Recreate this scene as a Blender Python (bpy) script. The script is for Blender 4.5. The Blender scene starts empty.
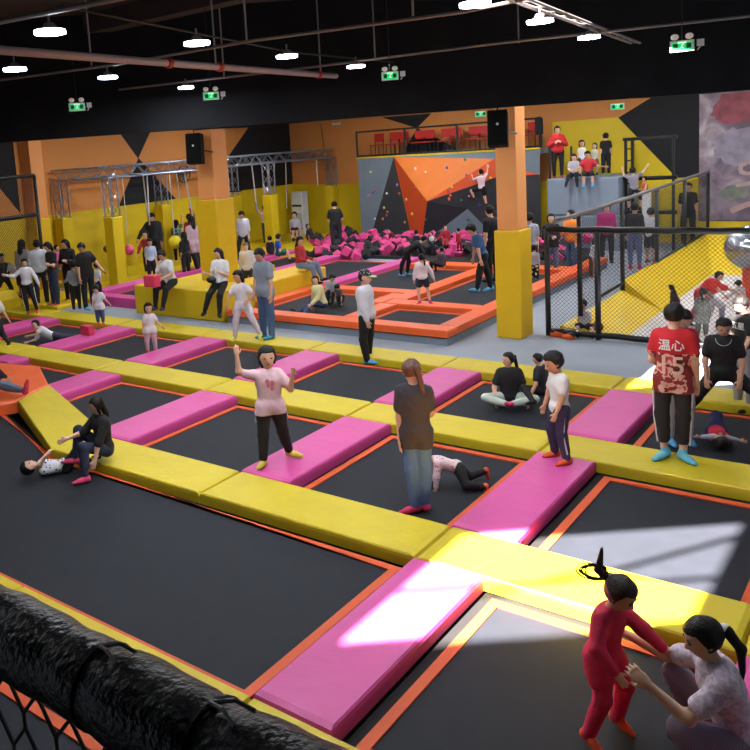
import bpy, bmesh, math, random
import numpy as np
from mathutils import Vector, Matrix
random.seed(7)
sc = bpy.context.scene
col = sc.collection
# ------------------------------------------------------------------ camera
FPX, PX, PY, H = 826.745, 250.26, 261.07, 3.7147
YAW, PIT, ROL = -0.70544, 0.13535, -0.07031
def _cam():
    cy, sy, cp, sp = math.cos(YAW), math.sin(YAW), math.cos(PIT), math.sin(PIT)
    F = Vector((sy*cp, cy*cp, -sp)); R = Vector((cy, -sy, 0)); U = R.cross(F)
    return F, math.cos(ROL)*R + math.sin(ROL)*U, -math.sin(ROL)*R + math.cos(ROL)*U
CF, CR, CU = _cam()
def ray(u, v): return CF + CR*((u-PX)/FPX) - CU*((v-PY)/FPX)
def G(u, v, z=0.0):
    d = ray(u, v); return Vector((0, 0, H)) + d*((z-H)/d.z)
def proj(P):
    d = Vector(P) - Vector((0, 0, H)); z = d.dot(CF)
    return PX + FPX*d.dot(CR)/z, PY - FPX*d.dot(CU)/z
cd = bpy.data.cameras.new('camera'); cam = bpy.data.objects.new('camera', cd); col.objects.link(cam)
cam.matrix_world = Matrix(((CR.x, CU.x, -CF.x, 0), (CR.y, CU.y, -CF.y, 0), (CR.z, CU.z, -CF.z, H), (0, 0, 0, 1)))
cd.sensor_width = 36; cd.lens = FPX/750*36; cd.shift_x = (375-PX)/750; cd.shift_y = (PY-375)/750
cd.clip_start = .05; cd.clip_end = 200
sc.camera = cam
# ------------------------------------------------------------------ materials
def lin(c):
    return tuple(((x/255)/12.92 if x/255 <= .04045 else ((x/255+.055)/1.055)**2.4) for x in c)
MATS = {}
def mat(name, rgb, rough=.6, var=.0, vscale=8, bump=0., bscale=40, metal=0., emit=None, estr=0., spec=.5, rgb2=None, coat=0.):
    if name in MATS: return MATS[name]
    m = bpy.data.materials.new(name); m.use_nodes = True; N = m.node_tree.nodes; L = m.node_tree.links
    b = N['Principled BSDF']; c = lin(rgb)
    b.inputs['Base Color'].default_value = (*c, 1); b.inputs['Roughness'].default_value = rough
    b.inputs['Metallic'].default_value = metal; b.inputs['Specular IOR Level'].default_value = spec
    b.inputs['Coat Weight'].default_value = coat
    tc = N.new('ShaderNodeTexCoord')
    if var > 0 or rgb2:
        n = N.new('ShaderNodeTexNoise'); n.inputs['Scale'].default_value = vscale; n.inputs['Detail'].default_value = 5
        L.new(tc.outputs['Object'], n.inputs['Vector'])
        r = N.new('ShaderNodeValToRGB'); L.new(n.outputs['Fac'], r.inputs['Fac'])
        e = r.color_ramp.elements
        if rgb2:
            e[0].position = .48; e[1].position = .54; e[0].color = (*c, 1); e[1].color = (*lin(rgb2), 1)
        else:
            e[0].position = .3; e[1].position = .7
            e[0].color = (*[x*(1-var) for x in c], 1); e[1].color = (*[min(1, x*(1+var)) for x in c], 1)
        L.new(r.outputs['Color'], b.inputs['Base Color'])
    if bump > 0:
        n2 = N.new('ShaderNodeTexNoise'); n2.inputs['Scale'].default_value = bscale; n2.inputs['Detail'].default_value = 3
        L.new(tc.outputs['Object'], n2.inputs['Vector'])
        bp = N.new('ShaderNodeBump'); bp.inputs['Strength'].default_value = bump; bp.inputs['Distance'].default_value = .02
        L.new(n2.outputs['Fac'], bp.inputs['Height']); L.new(bp.outputs['Normal'], b.inputs['Normal'])
    if emit:
        b.inputs['Emission Color'].default_value = (*lin(emit), 1); b.inputs['Emission Strength'].default_value = estr
    MATS[name] = m; return m
YEL = mat('yellow vinyl', (206, 182, 30), .55, .05, 3, .35, 9)
PNK = mat('pink vinyl', (210, 76, 150), .5, .04, 3, .25, 8)
ORG = mat('orange vinyl', (243, 104, 48), .45, .06, 3, .25, 9)
ORGB = mat('orange webbing', (212, 86, 38), .65)
BED = mat('black jump mat', (31, 34, 42), .75, .10, 5, .12, 500, spec=.3)
DARK = mat('dark underframe', (20, 18, 20), .8)
FLOOR = mat('grey carpet tile', (150, 156, 166), .75, .06, 1.3, .15, 200)
BLACKW = mat('black paint', (21, 22, 27), .8, .15, 2)
CEIL = mat('ceiling black', (52, 46, 46), .85, .2, .8)
ORW = mat('orange wall paint', (216, 140, 70), .7, .05, .7)
ORW2 = mat('light orange column paint', (244, 162, 92), .65, .04, 2)
YEW = mat('yellow wall padding', (222, 190, 22), .5, .05, 1.5, .1, 6)
YEC = mat('yellow column padding', (236, 190, 28), .45, .04, 3, .1, 10)
STEEL = mat('black steel', (30, 30, 32), .45)
FOAMR = mat('black foam sleeve', (9, 9, 10), .3, .2, 20, .3, 85, spec=.35)
NETM = mat('black net cord', (22, 22, 24), .7)
ALU = mat('aluminium truss', (150, 158, 172), .35, metal=.6)
GREYP = mat('grey padding', (128, 142, 156), .6, .05, 3, .1, 12)
WHITE = mat('white plastic', (232, 232, 232), .4)
RED = mat('red plastic', (200, 40, 34), .4)
ROPE = mat('pale rope', (190, 188, 180), .8)
GALV = mat('galvanised pipe', (150, 142, 140), .4, metal=.5)
PIPE = mat('pinkish sprinkler pipe', (205, 180, 178), .45)
LAMPG = mat('lamp diffuser', (240, 248, 255), .3, emit=(225, 240, 255), estr=26)
# ------------------------------------------------------------------ object helpers
def tag(o, label=None, cat=None, group=None, kind=None):
    if label: o['label'] = label
    if cat: o['category'] = cat
    if group: o['group'] = group
    if kind: o['kind'] = kind
    return o
def empty(name, loc, label=None, cat=None, group=None):
    o = bpy.data.objects.new(name, None); o.empty_display_size = .1; col.objects.link(o); o.location = loc
    return tag(o, label, cat, group)
class MB:
    """collects shapes; build() links them as ONE mesh object"""
    def __init__(s): s.bm = bmesh.new(); s.mi = 0
    def _fin(s, fs):
        for f in fs: f.material_index = s.mi
    def poly(s, pts):
        f = s.bm.faces.new([s.bm.verts.new(p) for p in pts]); f.material_index = s.mi; return s
    def prism(s, pts, z0, z1, bev=0.):
        """pts xy polygon ccw"""
        n = len(pts); c = Vector((sum(p[0] for p in pts)/n, sum(p[1] for p in pts)/n))
        def ring(k, z):
            out = []
            for p in pts:
                d = Vector((p[0], p[1])) - c; q = c + d*(1 - k/max(d.length, .01)); out.append(s.bm.verts.new((q.x, q.y, z)))
            return out
        rings = [ring(0, z0), ring(0, z1-bev)]
        if bev: rings += [ring(bev*.4, z1-bev*.3), ring(bev*1.4, z1)]
        fs = []
        for a, b in zip(rings, rings[1:]):
            for i in range(n): fs.append(s.bm.faces.new((a[i], a[(i+1) % n], b[(i+1) % n], b[i])))
        fs.append(s.bm.faces.new(rings[-1])); fs.append(s.bm.faces.new(rings[0][::-1])); s._fin(fs)
        return s
    def box(s, x0, x1, y0, y1, z0, z1):
        v = [s.bm.verts.new((x, y, z)) for z in (z0, z1) for y in (y0, y1) for x in (x0, x1)]
        fs = [s.bm.faces.new([v[i] for i in q]) for q in ((0, 2, 3, 1), (4, 5, 7, 6), (0, 1, 5, 4), (2, 6, 7, 3), (0, 4, 6, 2), (1, 3, 7, 5))]
        s._fin(fs); return s
    def obox(s, c, ax, ay, az, hx, hy, hz):
        c = Vector(c); v = [s.bm.verts.new(c + ax*(i*hx) + ay*(j*hy) + az*(k*hz)) for k in (-1, 1) for j in (-1, 1) for i in (-1, 1)]
        fs = [s.bm.faces.new([v[i] for i in q]) for q in ((0, 2, 3, 1), (4, 5, 7, 6), (0, 1, 5, 4), (2, 6, 7, 3), (0, 4, 6, 2), (1, 3, 7, 5))]
        s._fin(fs); return s
    def tube(s, pts, r, n=10, cap=True, rr=None):
        pts = [Vector(p) for p in pts]; rings = []
        for i, p in enumerate(pts):
            a = pts[max(i-1, 0)]; b = pts[min(i+1, len(pts)-1)]; t = (b-a).normalized()
            u = t.cross(Vector((0, 0, 1)));
            if u.length < .05: u = t.cross(Vector((1, 0, 0)))
            u.normalize(); w = t.cross(u); q = rr[i] if rr else r
            rings.append([s.bm.verts.new(p + u*(math.cos(k*2*math.pi/n)*q) + w*(math.sin(k*2*math.pi/n)*q)) for k in range(n)])
        fs = []
        for a, b in zip(rings, rings[1:]):
            for k in range(n): fs.append(s.bm.faces.new((a[k], a[(k+1) % n], b[(k+1) % n], b[k])))
        if cap: fs.append(s.bm.faces.new(rings[0][::-1])); fs.append(s.bm.faces.new(rings[-1]))
        s._fin(fs)
        if n > 6:
            for f in fs: f.smooth = len(f.verts) == 4
        return s
    def sph(s, c, r, n=14, sc3=(1, 1, 1)):
        g = bmesh.ops.create_uvsphere(s.bm, u_segments=n, v_segments=max(6, n//2+2), radius=1,
              matrix=Matrix.Translation(c) @ Matrix.Diagonal((r*sc3[0], r*sc3[1], r*sc3[2], 1)))
        for v in g['verts']:
            for f in v.link_faces: f.smooth = True; f.material_index = s.mi
        return s
    def build(s, name, m, parent=None, bevel=0., loc=None):
        me = bpy.data.meshes.new(name)
        bmesh.ops.recalc_face_normals(s.bm, faces=s.bm.faces[:])
        if parent is not None: off = Vector(parent.matrix_basis.translation)
        elif loc is not None: off = Vector(loc)
        else: off = Vector((0, 0, 0))
        if parent is not None and parent.parent is not None: off = off + Vector(parent.parent.matrix_basis.translation)
        if off.length: bmesh.ops.translate(s.bm, verts=s.bm.verts[:], vec=-off)
        s.bm.to_mesh(me); s.bm.free()
        for q in (m if isinstance(m, (list, tuple)) else [m]): me.materials.append(q)
        o = bpy.data.objects.new(name, me); col.objects.link(o)
        if parent is not None: o.parent = parent
        elif loc is not None: o.location = off
        if bevel:
            md = o.modifiers.new('bevel', 'BEVEL'); md.width = bevel; md.segments = 2; md.limit_method = 'ANGLE'
        return o
def copy_tree(o, parent=None):
    c = o.copy(); col.objects.link(c); c.parent = parent
    for ch in [q for q in bpy.data.objects if q.parent == o]: copy_tree(ch, c)
    return c
def struct(o): o['kind'] = 'structure'; return o

# ------------------------------------------------------------------ shell
ZF = -.05; ZC = 6.05
struct(MB().prism([(-21, 11.9), (-7, 11.9), (3, 11.9), (3, 27.6), (-21, 27.6)], -.4, ZF).build('floor', FLOOR))
fl2 = struct(MB().box(-26, 4, -3, 11.9, -.5, -.3).build('floor', DARK))
XA, XB = -3.35, -1.38
def yl(x, k): return k + .85*(x-XA)
def cs(a, b): # ceiling band pieces between the skylight sides, a/b = y offsets at XA
    return [(XA, yl(XA, a)), (XB, yl(XB, a)), (XB, yl(XB, b)), (XA, yl(XA, b))]
S1a, S1b, S2a, S2b = 4.6-ZC, 6.72-ZC, 11.85-ZC, 14.6-ZC
ce = MB()
ce.prism([(-30, -26.7), (XA, -4.34), (XA, 28.2), (-30, 28.2)], ZC, ZC+.1)
ce.prism([(XB, -2.69), (4.6, 2.33), (4.6, 28.2), (XB, 28.2)], ZC, ZC+.1)
ce.prism([(XA, -4.34), (XB, -2.69), (XB, yl(XB, S1a)), (XA, yl(XA, S1a))], ZC, ZC+.1)
ce.prism(cs(S1b, S2a), ZC, ZC+.1)
ce.prism([(XA, yl(XA, S2b)), (XB, yl(XB, S2b)), (XB, 28.2), (XA, 28.2)], ZC, ZC+.1)
struct(ce.build('ceiling', CEIL))
for n_, (a_, b_, bars) in enumerate(((S1a, S1b, (.42,)), (S2a, S2b, (.5,)))):
    fb_ = MB()
    for q in bars:
        k_ = a_+(b_-a_)*q; fb_.tube([(XA, yl(XA, k_), ZC+.05), (XB, yl(XB, k_)+.0, ZC+.05)], .03, 6)
    if n_ == 0: fb_.tube([(-2.45, yl(-2.45, a_+.9), ZC+.05), (XB, yl(XB, a_+1.75), ZC+.05)], .035, 6)
    struct(fb_.build('window_%d' % (n_+1), mat('skylight bar', (90, 92, 96), .5)))
XL, YB, ZT, ZY = -20.8, 27.5, 4.48, 2.13
w = MB().box(XL-.3, XL, 2, YB+.3, -.4, ZC)
e = .012
def lp(pts, dx=0): # polygon on left wall: (y,z)
    return [(XL+e+dx, y, z) for y, z in pts]
w.mi = 1
w.poly(lp([(14.2, ZY), (17.96, ZY), (19.0, 3.63), (18.31, ZT), (14.2, ZT)]))
w.poly(lp([(20.62, ZY), (21.9, ZY), (24.85, ZT+.03), (19.66, ZT+.02), (19.02, 3.65)]))
w.poly(lp([(9, ZY), (14.3, ZY+.02), (13.5, 3.2), (13.0, 3.95), (9, 3.95)]))
w.mi = 2
w.poly(lp([(9, -.05), (YB, -.05), (YB, ZY), (9, ZY)], .004))
struct(w.build('wall_left', [BLACKW, ORW, YEW]))
w = MB().box(XL-.3, 4.6, YB, YB+.3, -.4, ZC)
def bp(pts, dy=0): return [(x, YB-e-dy, z) for x, z in pts]
w.mi = 1
w.poly(bp([(XL, ZY-.05), (-17.4, 1.93), (-10.0, 1.93), (-10.0, 3.85), (-7.95, 3.85), (-7.0, 4.38), (-9.8, ZT+.05), (XL, 4.6)]))
w.mi = 0
w.poly(bp([(-16.4, 4.52), (-14.35, 4.5), (-14.95, 4.02)], .006))
w.poly(bp([(-14.95, 4.02), (-13.2, 3.1), (-15.6, 3.1)], .006))
w.mi = 2
w.poly(bp([(XL, -.05), (-3, -.05), (-3, .62), (-5.68, .62), (-5.68, 1.93), (-6.28, 1.93), (-7.95, 3.87), (-10.0, 3.87), (-10.0, 1.95), (XL, ZY-.03)], .004))
w.poly(bp([(-3, -.05), (3, -.05), (3, .62), (-3, .62)], .004))
struct(w.build('wall_back', [BLACKW, ORW, YEW]))
# right wall stays open to daylight; wall behind the camera is closed, sun enters by ceiling openings shaped to its patches
WD = Vector((.766, .643, 0)); WN = Vector((-.643, .766, 0)); W0 = Vector((.75, -.9, 0))
wf = MB(); c_ = W0 + WD*(-12); wf.obox((c_.x, c_.y, ZC/2-.2), WD, WN, Vector((0, 0, 1)), 18, .06, ZC/2+.2)
struct(wf.build('wall_front', BLACKW))
EL = math.radians(45)

# black bulkhead hanging across the hall in front of the columns
DB = 13.9
def bh(s, z): return Vector((CF.x, CF.y, 0)).normalized()*DB + WD2*s + Vector((0, 0, z))
WD2 = Vector((math.cos(YAW), -math.sin(YAW), 0))
ray_b = ray(390, 115.2); zb_ = H + ray_b.z*(DB/ray_b.dot(Vector((CF.x, CF.y, 0)).normalized()))
fn_ = Vector((CF.x, CF.y, 0)).normalized()
bb_ = MB(); bb_.obox(bh(.9, (zb_+ZC)/2) + fn_*.1, WD2, fn_, Vector((0, 0, 1)), 16.4, .1, (ZC-zb_)/2)
struct(bb_.build('trim_9', mat('matt black bulkhead', (23, 24, 28), .9, .25, 1.5, spec=.2)))

# ------------------------------------------------------------------ mural
def mural_mat():
    m = bpy.data.materials.new('painted mural'); m.use_nodes = True; N = m.node_tree.nodes; L = m.node_tree.links
    b = N['Principled BSDF']; b.inputs['Roughness'].default_value = .7
    tc = N.new('ShaderNodeTexCoord'); n = N.new('ShaderNodeTexNoise'); n.inputs['Scale'].default_value = 1.1; n.inputs['Detail'].default_value = 6; n.inputs['Distortion'].default_value = 1.2
    L.new(tc.outputs['Object'], n.inputs['Vector'])
    r = N.new('ShaderNodeValToRGB'); e = r.color_ramp.elements
    e[0].position = .3; e[0].color = (*lin((84, 72, 84)), 1); e[1].position = .72; e[1].color = (*lin((196, 184, 190)), 1)
    x = e.new(.45); x.color = (*lin((122, 104, 120)), 1); x = e.new(.6); x.color = (*lin((156, 136, 146)), 1)
    L.new(n.outputs['Fac'], r.inputs['Fac']); L.new(r.outputs['Color'], b.inputs['Base Color']); return m
mu = empty('wall_mural', (-4, YB-.03, 0), 'grey purple spray painted mural with a red cap shape on back wall', 'mural')
MB().box(-5.66, 3, YB-.05, YB-.02, .64, 4.36).build('mural_panel', mural_mat(), mu)
def blob(name, pts, c, d=.055, v=.12):
    MB().poly([(x, YB-d, z) for x, z in pts]).build(name, mat('mural '+name, c, .7, v, 3), mu)
def ell(cx, cz, rx, rz, n=18, a0=0, a1=2*math.pi): return [(cx+rx*math.cos(a0+(a1-a0)*k/n), cz+rz*math.sin(a0+(a1-a0)*k/n)) for k in range(n)]
rm = random.Random(4)
def rough(pts, n=5, a=.05):
    out = []
    for i in range(len(pts)):
        p, q = pts[i], pts[(i+1) % len(pts)]
        for k in range(n): out.append((p[0]+(q[0]-p[0])*k/n + rm.uniform(-a, a), p[1]+(q[1]-p[1])*k/n + rm.uniform(-a, a)))
    return [(x, min(4.34, max(.66, z))) for x, z in out]
blob('red_cap', rough([(-5.35, 3.75), (-5.1, 4.34), (-3.0, 4.34), (-3.0, 3.3), (-3.9, 3.35), (-4.5, 3.5), (-5.0, 3.45)]), (150, 78, 88), v=.35)
blob('pale_cloud', rough([(-5.2, 2.5), (-5.3, 3.0), (-4.9, 3.3), (-4.3, 3.35), (-3.9, 3.2), (-3.8, 2.6), (-4.3, 2.3), (-4.8, 2.2)]), (146, 136, 152), .056, .3)
blob('red_smudge', rough([(-4.3, 3.0), (-3.9, 3.1), (-3.5, 2.4), (-4.3, 2.4)]), (140, 96, 104), .060, .3)
blob('pale_swirl', rough(ell(-4.4, 2.15, .26, .2), 1, .03), (178, 146, 140), .063, .3)
blob('swirl_shade', rough(ell(-4.38, 2.15, .15, .11), 1, .02), (104, 92, 108), .066, .3)
blob('pale_band', rough([(-4.7, 1.72), (-3.8, 1.9), (-3.0, 1.95), (-3.0, 1.8), (-3.8, 1.74), (-4.7, 1.6)], 4, .02), (180, 156, 150), .063)
blob('pale_arm', rough([(-4.85, 1.0), (-4.1, 1.3), (-3.2, 1.7), (-3.2, 1.5), (-4.1, 1.12), (-4.8, .86)], 4, .02), (184, 148, 140), .067)
blob('green_patch', rough(ell(-4.75, 1.45, .4, .22), 1, .05), (122, 126, 114), .058, .3)
# ------------------------------------------------------------------ columns
def column(x0, x1, y0, y1, zs, zo, pad, label, base=ZF):
    r = empty('column', ((x0+x1)/2, (y0+y1)/2, base), label, 'column')
    MB().box(x0, x1, y0, y1, zs, zo).build('orange_shaft', ORW2, r, .01)
    MB().box(x0, x1, y0, y1, zo, ZC).build('black_upper_shaft', mat('flat black column paint', (11, 11, 14), .9, spec=.2), r)
    MB().box(x0-pad, x1+pad, y0-pad, y1+pad, base, zs).build('yellow_padding', YEC, r, .02)
    return r
column(-6.22, -5.84, 14.26, 14.7, 1.93, 4.12, .05, 'square orange and yellow column in front of the netted play area')
column(-13.68, -13.15, 14.34, 14.86, 2.58, 4.22, .06, 'square orange and yellow column rising from the yellow bench')
column(XL, -20.35, 14.4, 14.85, 2.1, 4.42, .03, 'orange and yellow wall column at the far left by the net frame')

# ------------------------------------------------------------------ jump field: strips, pink pads, beds
XS = [-19.56, -16.89, -14.22, -11.55, -8.88, -6.21, -3.54, -1.0, 1.8]
PW = .67
ROWS = [(3.15, 3.85), (6.14, 6.85), (9.08, 9.77), (11.84, 12.5)]
def pad(name, x0, x1, y0, y1, z0, z1, m, lab, cat, grp, bev=.05, pts=None):
    c = ((x0+x1)/2, (y0+y1)/2, z0)
    mb = MB(); mb.prism(pts or [(x0, y0), (x1, y0), (x1, y1), (x0, y1)], z0, z1, bev)
    return tag(mb.build(name, m, loc=c), lab, cat, grp)
rown = ['nearest the black handrail', 'second from the front', 'third from the front', 'farthest back']
sego = ['at the far left end', 'sixth from the right', 'fifth from the right', 'fourth from the right', 'third from the right', 'second from the right']
nth = ['first', 'second', 'third', 'fourth', 'fifth', 'sixth', 'seventh', 'eighth']
for j, (y0, y1) in enumerate(ROWS):
    for i, (a, b) in enumerate(zip(XS[:-1], XS[1:])):
        if a > -1.1:
            pad('yellow_pad', a+.004, b, y0, y1, -.13, 0.0, YEL, 'yellow padded segment beyond the right edge of the photo', 'trampoline pad', 'yellow padded strips', .045)
            continue
        if (j == 0 and a < -9) or (j == 1 and a < -8.9) or (j == 2 and a < -17): continue
        k = 6-i
        lab = 'yellow padded segment, row %s, %s from the right' % (rown[j], nth[k])
        pad('yellow_pad', a+.004, b-.004, y0, y1, -.13, 0.0, YEL, lab, 'trampoline pad', 'yellow padded strips', .045)
def beds(x0, x1, y0, y1, z, lab, grp='black trampoline beds of the main court', pts=None, fd=.1, ext=.16):
    g = .06; wd = .085
    P = pts or [(x0+g, y0+g), (x1-g, y0+g), (x1-g, y1-.11), (x0+g, y1-.11)]
    n = len(P); cx = sum(p[0] for p in P)/n; cy = sum(p[1] for p in P)/n
    r = empty('trampoline', (cx, cy, z), lab, 'trampoline', grp)
    MB().prism(P, z-.012, z-.002).build('jump_mat', BED, r)
    # orange webbing border: mitred strip
    b = MB()
    ins = []
    for i in range(n):
        p = Vector(P[i]); a = (Vector(P[i-1])-p).normalized(); c = (Vector(P[(i+1) % n])-p).normalized()
        bis = (a+c); s = abs(a.x*c.y-a.y*c.x)
        q = p + bis*(wd/max(s, .3)) if bis.length > .1 else p + Vector((-(c.y), c.x))*wd
        ins.append(q)
    for i in range(n):
        k = (i+1) % n
        z1 = z+.012
        o = [b.bm.verts.new((*P[i], z1)), b.bm.verts.new((*P[k], z1)), b.bm.verts.new((*ins[k], z1)), b.bm.verts.new((*ins[i], z1))]
        b.bm.faces.new(o)
        lo = [b.bm.verts.new((v.co.x, v.co.y, z-.01)) for v in o]
        for q in range(4): b.bm.faces.new((o[q], lo[q], lo[(q+1) % 4], o[(q+1) % 4]))
    b.build('border_webbing', ORGB, r)
    # springs skirt (dark) below the gap
    f = MB()
    out = []
    for i in range(n):
        p = Vector(P[i]); d = (p-Vector((cx, cy))).normalized(); out.append(p + d*ext)
    f.prism([tuple(q) for q in out], z-fd, z-.02).build('spring_frame', DARK, r)
    return r
ZB = -.12
for j in range(3):
    y0, y1 = ROWS[j][1], ROWS[j+1][0]
    for i in range(len(XS)-1):
        a, b = XS[i], XS[i+1]; y0 = ROWS[j][1]
        if j == 0:
            if a < -3.6: continue
        if j == 1 and a < -14.3: continue
        # pink pad
        vis = a < -3 or j == 0
        if vis and a < 0 and not (j == 0 and a < -3.6):
            L = 'pink padded walkway %s, %s from the right edge' % (['between the two nearest yellow strips', 'between the two middle yellow strips', 'between the two farthest yellow strips'][j], ['first', 'second', 'third', 'fourth', 'fifth', 'sixth', 'seventh', 'eighth'][6-i])
            if j == 0: L = 'large pink padded walkway with bright sunlight on its upper half' if i == 6 else 'pink pad corner cut by the right edge behind the squatting woman'
            if j == 1 and i == 6: L = 'pink padded walkway the boy in white shirt stands on'
            if j == 1 and i == 5: L = 'pink padded walkway the girl with raised arm stands on'
            pw = PW-.02 if i == 6 and j < 2 else PW + (.04 if i < 6 else 0)
            if j == 1 and i == 3: y0 = 7.75
            if j == 1 and i < 3: y0 = 8.6
            pad('pink_pad', a, a+pw, y0+.004, y1-.004, -.13, .012, PNK, L, 'trampoline pad', 'pink padded walkways', .05)
        if i >= 7:
            if j: pad('pink_pad', a, a+PW, y0+.004, y1-.004, -.13, .012, PNK, 'pink padded walkway beyond the right edge of the photo', 'trampoline pad', 'pink padded walkways', .05)
            beds(a+PW+.04, b, y0, y1, ZB, 'black trampoline bed beyond the right edge of the photo')
            continue
        x0 = a+PW+.04; x1 = b
        y00 = y0
        pts = None
        if j == 1 and i == 3: pts = [(x0+.06, 7.75), (x1-.06, 6.9), (x1-.06, y1-.06), (x0+.06, y1-.06)]
        if j == 1 and i == 2: pts = [(x0+.06, 8.3), (x1-.06, 8.0), (x1-.06, y1-.06), (x0+.06, y1-.06)]
        L = 'black trampoline bed between %s yellow strips, %s' % (['the two nearest', 'the two middle', 'the two farthest'][j], ['seventh', 'sixth', 'fifth', 'fourth', 'third', 'second', 'first', 'x'][i] + ' from the right edge')
        if j == 0 and i == 6: L = 'black trampoline bed under the jumping girl in red'
        if j == 1 and i == 6: L = 'black trampoline bed with window light across its near right part'
        if j == 1 and i == 5: L = 'black trampoline bed under the woman with brown ponytail'
        beds(x0, x1, y00, y1, ZB, L, pts=pts)
beds(0, 0, 0, 0, ZB, 'very large black trampoline bed filling the lower left', pts=[(-13.6, 3.89), (-3.64, 3.89), (-3.64, 6.07), (-8.85, 6.07), (-11.3, 6.98), (-13.6, 7.0)])
beds(-12, -3.54, .4, 3.14, ZB, 'black trampoline bed below the net under the handrail')
def slab(name, top, zb, m, lab, bev=.04):
    b = MB(); top = [Vector(q) for q in top]; n = len(top); c = sum(top, Vector())/n
    def ring(k, dz):
        out = []
        for q in top:
            d = Vector((c.x-q.x, c.y-q.y, 0)); out.append(b.bm.verts.new(q + d.normalized()*k + Vector((0, 0, dz))))
        return out
    R_ = [[b.bm.verts.new((q.x, q.y, zb)) for q in top], ring(0, -bev), ring(bev*.4, -bev*.3), ring(bev*1.4, 0)]
    for a, d in zip(R_, R_[1:]):
        for k in range(n): b.bm.faces.new((a[k], a[(k+1) % n], d[(k+1) % n], d[k]))
    b.bm.faces.new(R_[-1]); b.bm.faces.new(R_[0][::-1])
    return tag(b.build(name, m, loc=(c.x, c.y, zb)), lab, 'trampoline pad')
zq = .08
Cc, Dd = G(49, 384, zq), G(17, 400, zq)
slab('yellow_pad', [(-8.88, 6.14, .005), (-8.55, 6.86, .005), Cc, Dd], -.13, YEL, 'slanting yellow pad rising to the left below the orange corner pad')
slab('orange_pad', [Dd, Cc, G(40, 366, zq), G(0, 362, zq), G(-60, 360, zq), G(-60, 415, zq), G(-5, 404, zq)], -.13, ORG, 'orange corner pad at the left edge with a leg resting across it')

# ------------------------------------------------------------------ raised orange trampolines
ZP = .24
pl = empty('raised_platform', (-9.5, 17, ZF), 'grey sided raised platform carrying the orange trampolines', 'platform')
MB().box(-12.05, -6.78, 13.24, 22.4, ZF, ZP-.16).build('platform_body', GREYP, pl)
MB().prism([(-11.95,13.26),(-6.8,13.26),(-6.8,22.4),(-12.03,22.4),(-12.03,14.27),(-12.0,14.27)], ZP-.16, ZP-.14).build('dark_deck', DARK, pl)
def op(x0, x1, y0, y1, lab): return pad('orange_pad', x0, x1, y0, y1, ZP-.13, ZP, ORG, lab, 'trampoline pad', 'orange pads of the raised trampolines', .045)
op(-12.07, -6.75, 13.2, 13.6, 'long orange front pad of the raised trampolines facing the walkway')
op(-7.12, -6.75, 13.6, 22.4, 'long orange side pad running back beside the netted fence')
op(-9.25, -8.85, 13.6, 15.1, 'short orange pad between the two front raised trampolines')
op(-9.25, -7.12, 15.1, 15.55, 'orange crossbar pad behind the girl in dark shorts')
op(-11.7, -9.25, 16.2, 16.65, 'orange crossbar pad behind the seated children')
op(-9.3, -8.9, 15.55, 20.1, 'orange pad running back between the two rear raised trampolines')
op(-11.4, -7.12, 20.1, 20.7, 'far orange crossbar pad in front of the foam pit')
op(-12.07, -11.7, 14.25, 16.6, 'orange side pad along the yellow bench')
op(-9.6, -9.25, 15.1, 16.2, 'small orange pad joining two crossbars behind the capped boy')
for (a, b, c, d, l) in ((-8.85, -7.12, 13.6, 15.1, 'raised black trampoline under the jumping girl in dark shorts'),
                        (-11.7, -9.25, 13.6, 16.2, 'raised black trampoline where the woman in pale yellow sits'),
                        (-8.9, -7.12, 15.55, 20.1, 'raised black trampoline behind the orange column'),
                        (-11.7, -9.3, 16.65, 20.1, 'raised black trampoline under the bending person in black')):
    beds(a, b, c, d, ZP-.1, l, 'raised trampolines with orange pads', fd=.035, ext=.06)
def hpink(x0, x1, y0, y1, lab, z=.2): return pad('pink_pad', x0, x1, y0, y1, ZF if z < .22 else z-.13, z, PNK, lab, 'trampoline pad', 'pink pads of the rear court', .045)
hpink(-12.07, -11.6, 16.65, 21.4, 'long pink pad at the rear beside the orange trampolines', ZP)
hpink(-15.0, -14.45, 17.35, 22.4, 'long pink pad in front of the man in black at the rear')
hpink(-17.75, -17.2, 14.1, 19.2, 'pink pad running back behind the padded post on the left')
hpink(-17.15, -15.2, 13.55, 13.95, 'short pink pad just left of the yellow bench')
hpink(-17.3, -16.75, 19.4, 22.3, 'small pink pad far back near the truss posts')
beds(-14.45, -12.12, 17.3, 21.2, .08, 'black trampoline between the two long rear pink pads', 'rear trampolines with pink pads')
beds(-17.15, -15.05, 14.0, 17.2, .08, 'black trampoline left of the bench column', 'rear trampolines with pink pads')
beds(-16.7, -15.05, 17.3, 21.5, .08, 'black trampoline behind the yellow bench column', 'rear trampolines with pink pads')
for i, (a, b, c, d, z, l) in enumerate(((-20.75, -18.9, 15.0, 27.3, .12, 'long yellow floor mat along the left wall'),
        (-20.7, -17.3, 12.6, 14.3, .05, 'yellow floor mat behind the crowd at the far left'),
        (-18.85, -16.7, 21.2, 24.6, .1, 'yellow floor mat by the truss posts'),
        (-18.0, -16.5, 25.2, 26.0, .14, 'grey edged yellow mat behind the man in black'))):
    pad('yellow_floor_mat', a, b, c, d, ZF, z, YEW, l, 'mat', 'yellow floor mats', .03)
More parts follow.
